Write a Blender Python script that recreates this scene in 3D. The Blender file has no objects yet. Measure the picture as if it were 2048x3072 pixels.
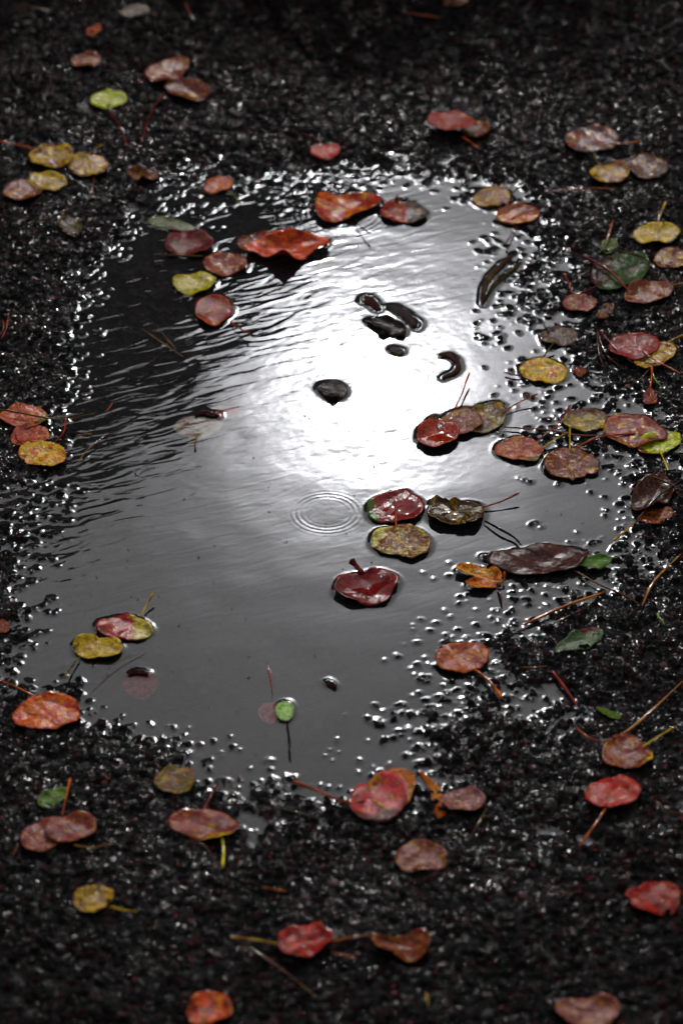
import bpy, math, random
import numpy as np
from mathutils import Vector

random.seed(7)
rng = np.random.default_rng(11)
D = bpy.data
scn = bpy.context.scene
COL = scn.collection

# ------------------------------------------------------------------ camera
W, H = 2048.0, 3072.0
VF = math.radians(17.0)
PITCH = math.radians(35.0)
CAMH = 1.78
F = (H / 2) / math.tan(VF / 2)
FWD = np.array([0, math.cos(PITCH), -math.sin(PITCH)])
UPV = np.array([0, math.sin(PITCH), math.cos(PITCH)])

def ground(px, py, z=0.0):
    """the point of the photograph (px, py) on the level z of the ground"""
    u = (px - W / 2) / F
    v = (H / 2 - py) / F
    d = FWD + UPV * v
    t = (CAMH - z) / -d[2]
    return u * t, d[1] * t

def project(X, Y, Z=0.0):
    dz = Z - CAMH
    dep = Y * FWD[1] + dz * FWD[2]
    upc = Y * UPV[1] + dz * UPV[2]
    return W / 2 + F * X / dep, H / 2 - F * upc / dep

cam = D.cameras.new('camera')
cam.sensor_fit = 'VERTICAL'
cam.sensor_height = 36
cam.sensor_width = 24
cam.lens = 18 / math.tan(VF / 2)
cam.clip_start = 0.05
cam.clip_end = 500
cam.dof.use_dof = True
cam.dof.focus_distance = 3.12
cam.dof.aperture_fstop = 5.6
cam.dof.aperture_blades = 0
camo = D.objects.new('camera', cam)
COL.objects.link(camo)
camo.location = (0, 0, CAMH)
camo.rotation_euler = (math.pi / 2 - PITCH, 0, 0)
scn.camera = camo

# ------------------------------------------------------------------ helpers
def tag(o, label=None, cat=None, group=None, kind=None):
    if label: o['label'] = label
    if cat: o['category'] = cat
    if group: o['group'] = group
    if kind: o['kind'] = kind
    return o

def add_obj(name, me, parent=None):
    o = D.objects.new(name, me)
    COL.objects.link(o)
    if parent is not None:
        o.parent = parent
        o.location = -Vector(parent.location)
    return o

def mesh_from(name, co, quads, mat, smooth=True, tris=False):
    """co (n,3) array, quads (m,4) array"""
    me = D.meshes.new(name)
    co = np.asarray(co, np.float32)
    quads = np.asarray(quads, np.int32)
    k = quads.shape[1]
    me.vertices.add(len(co))
    me.vertices.foreach_set('co', co.ravel())
    me.loops.add(quads.size)
    me.loops.foreach_set('vertex_index', quads.ravel())
    me.polygons.add(len(quads))
    me.polygons.foreach_set('loop_start', np.arange(0, quads.size, k, dtype=np.int32))
    me.polygons.foreach_set('use_smooth', np.full(len(quads), smooth))
    me.update(calc_edges=True)
    me.materials.append(mat)
    return me

class NT:
    """small node-tree writer"""
    def __init__(self, tree):
        self.t = tree
    def n(self, typ, **kw):
        nd = self.t.nodes.new(typ)
        for k, v in kw.items():
            if k.startswith('i_'):
                nd.inputs[k[2:].replace('_', ' ')].default_value = v
            else:
                setattr(nd, k, v)
        return nd
    def l(self, a, b):
        self.t.links.new(a, b)
    def m(self, op, a, b=None, c=None, clamp=False):
        nd = self.t.nodes.new('ShaderNodeMath')
        nd.operation = op
        nd.use_clamp = clamp
        for i, x in enumerate((a, b, c)):
            if x is None: continue
            if isinstance(x, (int, float)): nd.inputs[i].default_value = x
            else: self.l(x, nd.inputs[i])
        return nd.outputs[0]
    def mix(self, fac, a, b):
        nd = self.t.nodes.new('ShaderNodeMix')
        nd.data_type = 'RGBA'
        for i, x in ((0, fac), (6, a), (7, b)):
            if isinstance(x, (int, float)): nd.inputs[i].default_value = x
            elif isinstance(x, tuple): nd.inputs[i].default_value = (*x[:3], 1)
            else: self.l(x, nd.inputs[i])
        return nd.outputs[2]
    def ramp(self, x, lo, hi):
        nd = self.t.nodes.new('ShaderNodeMapRange')
        nd.interpolation_type = 'SMOOTHSTEP'
        self.l(x, nd.inputs[0])
        nd.inputs[1].default_value = lo
        nd.inputs[2].default_value = hi
        return nd.outputs[0]

def new_mat(name):
    m = D.materials.new(name)
    m.use_nodes = True
    m.node_tree.nodes.clear()
    t = NT(m.node_tree)
    out = t.n('ShaderNodeOutputMaterial')
    return m, t, out

def vnoise(X, Y, scale, seed):
    r = np.random.default_rng(seed).random((128, 128))
    x = X / scale; y = Y / scale
    xi = np.floor(x).astype(int); yi = np.floor(y).astype(int)
    fx = x - xi; fy = y - yi
    fx = fx * fx * (3 - 2 * fx); fy = fy * fy * (3 - 2 * fy)
    a = r[xi % 128, yi % 128]; b = r[(xi + 1) % 128, yi % 128]
    c = r[xi % 128, (yi + 1) % 128]; d = r[(xi + 1) % 128, (yi + 1) % 128]
    return (a * (1 - fx) + b * fx) * (1 - fy) + (c * (1 - fx) + d * fx) * fy

# ------------------------------------------------------------------ leaf table (photo pixels, 2048 x 3072)
RED = (.29, .020, .009); DRED = (.15, .012, .008); MAR = (.11, .018, .018); PINK = (.215, .040, .032)
BRN = (.13, .050, .028); DBR = (.045, .020, .016); YEL = (.42, .30, .02); GOLD = (.55, .30, .02)
ORG = (.40, .095, .010); OLV = (.15, .13, .02); GRN = (.07, .17, .015); DGRN = (.03, .055, .025)
LIME = (.36, .42, .03); BLK = (.010, .008, .008); PALE = (.33, .28, .22); GRY = (.11, .10, .10)
PBR = (.165, .047, .020); LGR = (.16, .22, .10)
LEAVES = []
def LF(label, cx, cy, a, b, rot, A, B, mix=.5, **o):
    LEAVES.append(dict(label=label, cx=cx, cy=cy, a=a, b=b, rot=rot, A=A, B=B, mix=mix, o=o))

# --- far asphalt (top of the photo)
LF('pale grey brown leaf lying farthest up the asphalt at upper left', 412, 33, 40, 18, 4, GRY, PBR, .3, curl=.5)
LF('small curled orange red leaf alone near the top left corner', 280, 93, 24, 13, 25, RED, ORG, .4, curl=.8)
LF('small folded pinkish brown leaf curled into two lobes above the yellow green leaf', 262, 184, 43, 20, 8, PBR, PINK, .5, curl=1.1)
LF('wrinkled pink brown leaf topmost of the overlapping far pair, its stalk lying left', 500, 215, 63, 32, 12, PINK, PBR, .5, curl=.6, st=[(440, 240), (408, 243)], sc=DRED, lay=1)
LF('shiny dark pink brown leaf lower right of the overlapping far pair, with long thin stalk', 562, 274, 70, 31, -12, PBR, MAR, .5, curl=.8, st=[(495, 278), (455, 335), (425, 428)], sc=DRED)
LF('bright yellow green oval leaf alone on the far asphalt at left', 324, 300, 56, 25, 4, LIME, YEL, .3, curl=.3, st=[(322, 324), (358, 378), (380, 437)], sc=DRED)
LF('yellow leaf with brown rim, upper left of the four leaf cluster', 156, 470, 69, 35, 3, YEL, PBR, .5, curl=.6, st=[(108, 447), (50, 434), (0, 424)], sc=ORG, lay=1)
LF('yellow brown mottled leaf with upright yellow stalk, rightmost of the four leaf cluster', 264, 498, 59, 33, 2, PBR, YEL, .5, curl=.5, st=[(261, 468), (285, 448), (307, 434)], sc=YEL)
LF('small yellow leaf at the bottom of the four leaf cluster', 140, 545, 56, 28, -4, YEL, OLV, .4, curl=.5)
LF('dull pink brown leaf at the left end of the four leaf cluster', 65, 572, 58, 31, 3, PBR, PINK, .4, curl=.4, lay=1)
LF('small brown leaf curled into a tube, above the puddle at left', 426, 531, 46, 15, -8, PBR, BRN, .5, curl=1.6)
LF('orange brown oval leaf at the far left shore, with drooping stalk', 656, 555, 46, 22, 14, ORG, RED, .5, curl=.4, st=[(684, 572), (706, 592), (724, 614)], sc=OLV)
LF('faded olive leaf breaking up on the gravel left of the puddle', 212, 678, 40, 27, -28, OLV, DBR, .6, curl=.5)
LF('small pink red leaf alone behind the far shore', 976, 456, 45, 22, 4, (.42, .04, .04), PINK, .4, warm=.05, curl=.4, st=[(968, 434), (940, 412), (905, 402)], sc=DRED)
LF('glossy red leaf with bright highlights on the far asphalt right of centre', 1350, 366, 65, 28, -4, RED, PINK, .35, warm=.15, curl=.6, lay=1, lift=5, wet=1)
LF('curled brown leaf half hidden behind the glossy red leaf', 1422, 388, 46, 26, -8, PBR, BRN, .5, curl=1.0, st=[(1385, 408), (1412, 428), (1432, 444)], sc=ORG)
LF('round greyish pink leaf at upper right with a stalk pointing right', 1772, 421, 76, 40, 3, PINK, GRY, .5, curl=.5, st=[(1822, 430), (1870, 430), (1919, 424)], sc=ORG)
LF('yellow brown leaf touching a grey brown leaf at upper right', 1829, 520, 60, 29, 5, PBR, YEL, .5, curl=.5, st=[(1802, 497), (1786, 480), (1782, 458)], sc=OLV)
LF('grey brown wrinkled leaf at the upper right edge of the photo', 1945, 504, 58, 36, -4, PBR, GRY, .5, curl=.6)
LF('brown leaf cut by the top edge of the photo', 1364, 4, 40, 16, 0, BRN, DBR, .5, curl=.4)
# --- far shore of the puddle
LF('oval yellow and pinkish leaf at the far right shore, upper of two neighbours', 1478, 593, 57, 29, 6, PBR, YEL, .45, fl=1, curl=.4, st=[(1528, 590), (1545, 572), (1556, 560)], sc=DBR)
LF('oval orange and yellow leaf ringed by dark water at the far right shore, lower neighbour', 1554, 645, 69, 29, 4, ORG, YEL, .4, C=PINK, grad=(0, -1, -.2), fl=1, curl=.4, st=[(1546, 676), (1532, 705), (1517, 728)], sc=DRED)
LF('large dark red three cornered leaf with orange blotches floating at the far shore', 1038, 622, 100, 48, 0, (.24, .02, .01), ORG, .42, fl=1, curl=.5, bri=1.4, wet=1, warm=.5,
   poly=[(955, 578), (985, 572), (1010, 588), (1060, 590), (1110, 588), (1140, 600), (1148, 618), (1120, 630), (1090, 640), (1060, 655), (1030, 665), (985, 673), (955, 665), (944, 640), (948, 610)], st=[(1060, 660), (1078, 678), (1110, 702)], sc=BLK)
LF('red leaf partly awash beside the large three cornered leaf at the far shore', 1208, 638, 76, 34, 0, RED, DRED, .4, fl=1, curl=.5, wet=1, C=GRY, grad=(1, 0, -.15),
   poly=[(1190, 608), (1230, 606), (1262, 622), (1288, 648), (1268, 662), (1235, 672), (1205, 668), (1160, 664), (1140, 648), (1142, 632), (1165, 614)], st=[(1200, 606), (1194, 596), (1190, 586)], sc=ORG)
LF('pale green leaf with a long point at the left far shore', 520, 674, 66, 16, -14, LGR, GRY, .5, fl=1, tip=180, pt=.5, curl=.3)
LF('dark purple red leaf afloat at the left far shore, leftmost of the floating row', 562, 734, 78, 38, -6, (.16, .018, .022), DBR, .4, wet=1, warm=.08, fl=1, curl=.7,
   poly=[(492, 750), (508, 712), (540, 698), (600, 700), (640, 718), (645, 742), (610, 768), (550, 766), (500, 762)], st=[(610, 768), (540, 766), (461, 763)], sc=OLV)
LF('brown red leaf lying against the bright scarlet leaf in the floating row', 770, 728, 58, 26, 10, MAR, PINK, .5, fl=1, curl=.6)
LF('bright scarlet pointed leaf glowing in the puddle near the far shore', 868, 752, 130, 40, 0, (.5, .05, .012), ORG, .3, fl=1, curl=.9, lay=1, bri=1.5, wet=1, warm=.12,
   poly=[(716, 752), (760, 735), (830, 718), (880, 718), (940, 716), (1000, 726), (975, 748), (930, 765), (900, 790), (850, 792), (800, 782), (770, 765), (735, 762)])
LF('pinkish brown oval leaf floating just above the yellow spotted leaf', 670, 796, 66, 33, 3, PINK, PBR, .4, fl=1, curl=.6)
LF('yellow green leaf with black specks floating at the left of the puddle', 581, 853, 61, 31, 0, (.40, .36, .02), OLV, .25, fl=1, spots=1, curl=.5)
LF('dark crimson leaf floating under the yellow spotted leaf, stalk to lower right', 640, 934, 59, 44, 10, (.26, .02, .01), DRED, .4, wet=1, warm=.15, C=ORG, grad=(-.2, 1, -.75), fl=1, curl=.6, st=[(690, 963), (720, 985), (748, 999)], sc=ORG)
LF('bright yellow leaf flashing in the sun at the right edge', 1966, 706, 71, 29, 5, YEL, PALE, .4, curl=.7, wet=1, bri=1.2, st=[(1967, 680), (1980, 640), (1997, 604)], sc=YEL)
LF('pink brown and yellow leaf cut by the right edge below the flashing yellow leaf', 2014, 776, 56, 31, 5, PBR, YEL, .4, curl=.4)
LF('torn bright green leaf scrap under a brown needle at right', 1824, 738, 28, 22, 20, GRN, DGRN, .5, curl=.4)
LF('large dark green ribbed leaf flat on the gravel at right', 1850, 818, 90, 50, 12, (.045, .10, .035), DBR, .4, dry=1, warm=0, curl=.3, ribs=1, st=[(1800, 850), (1770, 868), (1740, 880)], sc=DRED, C=DBR, grad=(-1, -.3, -.35))
LF('brown leaf with wrinkled right half beside the dark green ribbed leaf', 1943, 878, 71, 33, 6, PBR, PINK, .4, curl=.5, st=[(2005, 856), (2048, 850)], sc=YEL)
LF('small pinkish oval leaf with an upright stalk on the right shore', 1738, 909, 53, 25, 0, PBR, PINK, .55, curl=.3, st=[(1718, 886), (1705, 850), (1690, 820)], sc=ORG)
LF('dull grey purple leaf above the golden leaf on the right shore', 1674, 1011, 54, 28, -3, (.10, .06, .06), GRY, .5, fl=1, curl=.6, st=[(1646, 1000), (1628, 972), (1612, 955)], sc=BLK)
LF('small torn brown leaf with a green blade between two pink leaves at right', 1815, 938, 34, 16, 40, DBR, BRN, .5, curl=.8)
LF('brilliant golden leaf ringed by dark water on the right shore', 1628, 1114, 71, 36, -4, (.72, .32, .015), ORG, .4, warm=0, fl=1, curl=.3, spots=1, bri=1.2, st=[(1624, 1078), (1645, 1048), (1663, 1025)], sc=OLV, tip=-80, wet=1)
LF('tiny square of red brown leaf in the gravel right of the golden leaf', 1739, 1115, 18, 16, 0, DRED, ORG, .3, curl=.4)
LF('wide brick red oval leaf on top of a yellow leaf at right', 1902, 1041, 80, 37, 6, (.27, .035, .03), PBR, .3, wet=1, warm=.1, lay=2, curl=.35, st=[(1922, 1050), (1960, 1078), (2040, 1122)], sc=ORG, tip=160)
LF('yellow brown ragged leaf beneath the brick red leaf', 1966, 1068, 68, 33, 20, PBR, YEL, .5, curl=.4, st=[(2000, 1028), (2022, 1016), (2048, 1005)], sc=YEL)
LF('small triangular dark red leaf hanging below a bunch of needles at right', 1949, 1190, 25, 30, 0, (.22, .02, .015), DRED, .5, curl=.5,
   poly=[(1949, 1160), (1960, 1175), (1972, 1198), (1965, 1213), (1945, 1216), (1928, 1210), (1927, 1190), (1938, 1172)], st=[(1949, 1162), (1953, 1130), (1954, 1100)], sc=ORG)
# --- left shore trio
LF('red and olive leaf uppermost of the three stacked at the left edge', 76, 1252, 67, 37, 2, (.36, .06, .03), ORG, .45, C=OLV, grad=(1, .3, -.65), curl=.4, st=[(135, 1254), (185, 1258), (238, 1250), (287, 1241)], sc=OLV, wet=1)
LF('shiny brown red leaf in the middle of the three stacked at the left edge', 88, 1306, 58, 30, 10, (.34, .05, .02), ORG, .4, curl=.6, wet=1, st=[(48, 1300), (52, 1318), (72, 1332)], sc=RED)
LF('orange and yellow mottled leaf lowest of the three stacked at the left edge', 131, 1364, 72, 37, -4, ORG, GOLD, .55, warm=.7, bri=1.2, C=DRED, grad=(-.6, .4, -.6), lay=1, curl=.4, wet=1, spots=1, st=[(165, 1328), (192, 1296), (199, 1253)], sc=RED)
# --- sunk pair at centre left
LF('pale yellow mottled leaf sunk under the water left of centre', 591, 1281, 72, 33, 3, (.8, .66, .36), (.6, .3, .22), .5, sub=1, curl=.15, st=[(588, 1310), (586, 1330), (585, 1342)], sc=YEL)
LF('small pale pink leaf sunk under the water behind the pale yellow one', 680, 1236, 36, 18, 5, (.7, .2, .2), (.5, .12, .1), .4, sub=1, curl=.15)
# --- central right group
LF('olive and brown leaf with a red corner, rightmost of the central stack of three', 1462, 1246, 62, 42, 18, BRN, OLV, .5, C=GRN, grad=(1, .5, -.75), fl=1, curl=.3, wet=1, st=[(1508, 1237), (1560, 1205), (1612, 1181)], sc=ORG,
   poly=[(1400, 1250), (1420, 1225), (1460, 1208), (1498, 1204), (1512, 1222), (1520, 1255), (1500, 1280), (1460, 1300), (1420, 1302), (1396, 1285)])
LF('pinkish brown leaf with upright stalk in the middle of the central stack of three', 1378, 1268, 68, 40, 14, (.23, .08, .06), OLV, .38, fl=1, lay=1, curl=.25, wet=1, st=[(1360, 1232), (1385, 1180), (1408, 1115)], sc=ORG, tip=-10)
LF('small dark brown leaf standing on edge behind the central stack of three', 1290, 1275, 36, 14, 50, BRN, DBR, .5, fl=1, curl=.8)
LF('glossy wine red leaf holding a pool of water, front of the central stack of three', 1313, 1302, 66, 38, 12, (.28, .018, .010), (.34, .05, .01), .5, warm=.15, fl=1, lay=2, curl=-.5, pool=(.1, .1, .75), tip=200)
LF('olive yellow leaf with squared ends beside the big red brown leaf', 1752, 1263, 68, 33, -3, YEL, OLV, .5, C=BRN, grad=(0, -1, -.5), fl=1, curl=.3, wet=1, sq=1, st=[(1610, 1323), (1665, 1280), (1695, 1240), (1710, 1213)], sc=(.3, .04, .02), spots=1)
LF('big red brown leaf with its pointed tip aimed right', 1893, 1294, 89, 48, -6, (.26, .05, .02), BRN, .4, warm=.6, fl=1, lay=1, curl=.3, wet=1, tip=-8, pt=.25, st=[(1905, 1300), (1800, 1310), (1728, 1342)], sc=ORG)
LF('vivid yellow green leaf tucked under the big red brown leaf', 1975, 1332, 66, 33, 12, (.40, .44, .02), OLV, .25, fl=1, curl=.4, spots=1, C=PBR, grad=(-1, .3, -.75), st=[(1976, 1349), (1990, 1380), (2002, 1410)], sc=YEL)
LF('salmon pink leaf at the right side of the puddle with a yellow stalk', 1560, 1350, 72, 36, -6, (.34, .11, .07), ORG, .35, fl=1, curl=.3, wet=1, st=[(1628, 1343), (1668, 1316), (1702, 1298)], sc=YEL, C=OLV, grad=(.6, .8, -.9))
LF('dark brown heart shaped leaf with upright green stalk and sparkling wrinkles', 1711, 1393, 85, 46, -2, (.18, .05, .03), OLV, .35, warm=.5, fl=1, curl=-.3, wet=1, st=[(1708, 1352), (1708, 1315), (1708, 1281)], sc=YEL, pt=.14, notch=.2, C=MAR, grad=(.8, 0, -.6))
LF('wine red leaf with a bright green patch on its left end, half awash', 1188, 1526, 90, 47, 6, (.24, .03, .035), PINK, .4, warm=.05, C=GRN, grad=(-1, .1, -.68), fl=1, curl=.5, pool=(.2, .1, .7), st=[(1188, 1585), (1186, 1540), (1182, 1503)], sc=ORG, tip=60)
LF('yellow and pink mottled leaf joined below the wine red leaf by its stalk', 1204, 1626, 90, 46, -6, PBR, (.42, .36, .08), .42, C=(.45, .42, .12), grad=(-1, -.5, -.75), fl=1, curl=.35, wet=1, tip=-60)
LF('dark olive leaf with a curled left end and a red stalk to the right', 1370, 1536, 88, 44, -4, DBR, OLV, .42, fl=1, curl=.8, st=[(1440, 1524), (1500, 1505), (1558, 1478)], sc=(.35, .05, .02), pool=(.1, .3, .6),
   poly=[(1278, 1530), (1290, 1500), (1320, 1492), (1340, 1520), (1370, 1510), (1415, 1506), (1455, 1520), (1450, 1555), (1420, 1585), (1375, 1586), (1320, 1578), (1285, 1560)])
LF('large dark crimson heart shaped leaf floating alone with water pooled on it', 1092, 1765, 105, 56, 2, (.20, .012, .014), MAR, .4, warm=.04, fl=1, curl=-.5, pool=(.15, .05, .7),
   poly=[(998, 1760), (1012, 1738), (1050, 1725), (1080, 1722), (1094, 1718), (1120, 1710), (1160, 1714), (1194, 1730), (1197, 1755), (1178, 1775), (1170, 1800), (1130, 1818), (1080, 1815), (1030, 1800), (1002, 1782)],
   st=[(1088, 1722), (1070, 1700), (1052, 1680)], sc=DRED, sr=3.2)
LF('orange and yellow leaf folded in two lobes beside small stones', 1440, 1735, 76, 38, 0, ORG, YEL, .45, fl=1, curl=.8, wet=1, bri=1.2,
   poly=[(1362, 1705), (1400, 1700), (1450, 1708), (1500, 1722), (1506, 1745), (1478, 1768), (1440, 1775), (1400, 1768), (1392, 1756), (1430, 1742), (1405, 1732), (1370, 1728)],
   st=[(1492, 1755), (1510, 1740), (1512, 1715)], sc=ORG)
LF('long dark brown serrated leaf with deep veins lying at the right shore', 1632, 1685, 136, 44, 5, (.09, .032, .030), DBR, .5, warm=.06, fl=1, curl=.4, ribs=1, pt=.4, ser=1, tip=178)
LF('bright green leaf scrap with a notch at the tip of the long dark leaf', 1785, 1688, 55, 20, 4, (.06, .20, .01), GRN, .5, curl=.5, lift=3,
   poly=[(1731, 1705), (1735, 1680), (1755, 1672), (1762, 1680), (1790, 1668), (1838, 1674), (1832, 1690), (1800, 1706), (1765, 1708), (1745, 1700)])
LF('pink brown leaf half under a tangle of dark needles at the right edge', 1966, 1550, 54, 24, 10, PBR, PINK, .5, curl=.4)
LF('dark crumpled brown leaf in the needle tangle at the right edge', 1955, 1490, 70, 46, 30, DBR, BRN, .4, warm=.1, curl=1.2, ribs=1, st=[(1918, 1556), (1876, 1592), (1836, 1624)], sc=YEL)
LF('pinkish orange round leaf at the lower right shore with its stalk to the right', 1386, 1975, 80, 44, 4, (.34, .10, .06), PINK, .4, C=ORG, grad=(0, 1, -.6), curl=.3, lift=1, st=[(1422, 2008), (1468, 2045), (1504, 2094)], sc=ORG, sr=1.8)
LF('dark green grey pointed leaf on the gravel at right', 1750, 1920, 66, 30, 20, (.07, .13, .055), GRY, .3, warm=0, curl=.4, tip=200, pt=.4, C=MAR, grad=(-.2, -1, -.7))
LF('small slender green blade of a leaf below the dark red stick', 1830, 2142, 34, 10, -22, GRN, OLV, .4, curl=.3, pt=.4, tip=160)
LF('pinkish brown wrinkled leaf with a yellow stalk near the right edge', 1880, 2262, 77, 50, -8, PBR, PINK, .5, C=YEL, grad=(1, .3, -.85), curl=.5, st=[(1925, 2241), (1970, 2212), (2026, 2179)], sc=YEL)
# --- lower left group
LF('oval leaf red at left and yellow green at right, awash in the lower left water', 379, 1885, 86, 37, -3, (.3, .025, .03), DRED, .35, C=(.38, .33, .05), grad=(1, 0, -.22), fl=1, curl=.25, st=[(423, 1850), (442, 1812), (462, 1778)], sc=YEL, pool=(-.7, .1, .45))
LF('yellow leaf with brown speckles beside the red and yellow oval leaf', 291, 1946, 72, 34, 0, (.44, .32, .02), BRN, .35, fl=1, curl=.6, spots=1, lay=0, st=[(240, 1972), (215, 2000), (196, 2029)], sc=OLV)
LF('blurred maroon leaf sunk under grey water at lower left', 421, 2056, 52, 40, 0, (.36, .06, .07), MAR, .45, sub=1, curl=.2)
LF('small pinkish leaf sunk beside the little green one near the lower shore', 806, 2138, 30, 32, 0, (.5, .18, .18), PBR, .4, sub=1, curl=.2)
LF('little round green leaf floating near the lower shore with a dark drooping stalk', 854, 2134, 28, 29, 0, (.30, .52, .16), PALE, .4, fl=1, curl=.5, st=[(860, 2162), (866, 2200), (870, 2242)], sc=BLK, tip=90, wet=1)
LF('orange red leaf with dark holes on the gravel at the lower left edge', 140, 2140, 101, 51, 8, (.50, .13, .01), (.34, .03, .02), .45, curl=.4, spots=2, st=[(112, 2094), (60, 2066), (0, 2042)], sc=ORG, lift=1)
LF('pink leaf cut by the left edge of the photo', 6, 1880, 25, 20, 0, PINK, PBR, .5, curl=.3)
LF('dark ragged smudge at the surface, lower centre of the puddle', 992, 2052, 20, 8, -32, BLK, DBR, .4, fl=1, dry=1, curl=.2)  # small black blade afloat, drawn as a dark smudge on the water
# --- near asphalt (bottom)
LF('small brown and yellow oval leaf at the near left shore', 526, 2343, 66, 40, 10, BRN, OLV, .5, curl=.5, wet=1, lift=1)
LF('pink brown leaf with a stalk at top, under its twin at lower left', 122, 2512, 58, 46, 20, (.2, .05, .045), PINK, .5, curl=.4)
LF('grey pink leaf lying over its twin at lower left', 209, 2486, 77, 42, 6, PINK, GRY, .4, curl=.4, lay=1, st=[(188, 2446), (198, 2395), (212, 2335)], sc=ORG)
LF('small green torn leaf above the twin pinkish leaves', 157, 2396, 48, 26, 26, (.12, .24, .05), DGRN, .45, curl=.5)
LF('red leaf with a yellow lower rim, near centre left below the puddle', 617, 2480, 106, 46, -2, (.24, .045, .03), BRN, .4, C=YEL, grad=(.45, 1, -.85), curl=.4, wet=1, st=[(666, 2512), (671, 2550), (668, 2602)], sc=(.45, .4, .02), sr=1.2)
LF('yellow and brown leaf alone on the near asphalt at left', 281, 2699, 62, 40, 14, BRN, YEL, .5, curl=.4, st=[(330, 2719), (370, 2730), (411, 2735)], sc=YEL)
LF('glossy red leaf with stalks spreading left and right on the near asphalt', 908, 2826, 76, 50, 12, (.36, .025, .015), DRED, .45, warm=.08, curl=.6, lift=2, st=[(835, 2832), (770, 2820), (692, 2812)], sc=YEL)
LF('orange red leaf cut by the bottom edge of the photo', 627, 3028, 70, 46, 14, (.5, .08, .02), DRED, .45, curl=.5)
LF('orange brown leaf under the large pink leaf at the near shore', 1178, 2370, 76, 56, 30, ORG, (.35, .16, .02), .5, curl=.4, wet=1, lift=1)
LF('large pink red leaf lying in front at the near shore of the puddle', 1136, 2400, 90, 68, 20, (.40, .045, .05), PINK, .35, warm=.2, lay=1, curl=.4, wet=1, st=[(1096, 2402), (1050, 2409), (1010, 2398), (940, 2368), (880, 2344)], sc=ORG, C=MAR, grad=(0, 1, -.5), sr=1.3)
LF('greyish pink oval leaf touching the twisted yellow leaf', 1393, 2400, 65, 34, 4, (.24, .10, .10), GRY, .35, curl=.3, lay=1)
LF('red leaf with an orange glow and a thin stalk at lower right', 1837, 2382, 82, 45, 2, (.38, .028, .02), ORG, .3, warm=.12, curl=.4, st=[(1815, 2426), (1775, 2485), (1737, 2536)], sc=ORG, lift=4)
LF('oval pinkish brown leaf below the near shore, alone on wet gravel', 1264, 2572, 76, 47, 2, (.2, .075, .06), PBR, .5, curl=.3)
LF('scarlet leaf with dark blotches at the lower right edge', 1968, 2699, 75, 50, -4, (.36, .03, .02), DRED, .5, warm=.12, curl=.5)
LF('dull pink leaf folded along its length on the near asphalt', 1204, 2846, 90, 38, -8, PBR, PINK, .4, curl=.9,
   poly=[(1112, 2812), (1150, 2815), (1200, 2824), (1250, 2802), (1285, 2815), (1292, 2850), (1265, 2880), (1220, 2892), (1160, 2872), (1118, 2845)])
LF('dusty pink leaf cut by the bottom edge at lower right', 1765, 3040, 95, 46, -2, (.22, .085, .075), PBR, .4, curl=.4)
# --- dark silhouettes afloat in the glare
LF('black curled leaf floating at the left side of the sun glare', 999, 1172, 46, 26, -12, (.02, .012, .012), BLK, .5, fl=1, curl=.6, C=BLK, grad=(0, 1, 0))
LF('black leaf lying lowest of the three dark scraps in the glare', 1166, 982, 58, 22, -18, (.02, .013, .013), BLK, .5, fl=1, curl=.8, pt=.3, tip=165)
LF('tiny dark scrap floating in the middle of the white glare', 1190, 1052, 22, 10, -14, (.04, .03, .03), BLK, .5, fl=1, curl=.3)

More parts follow.
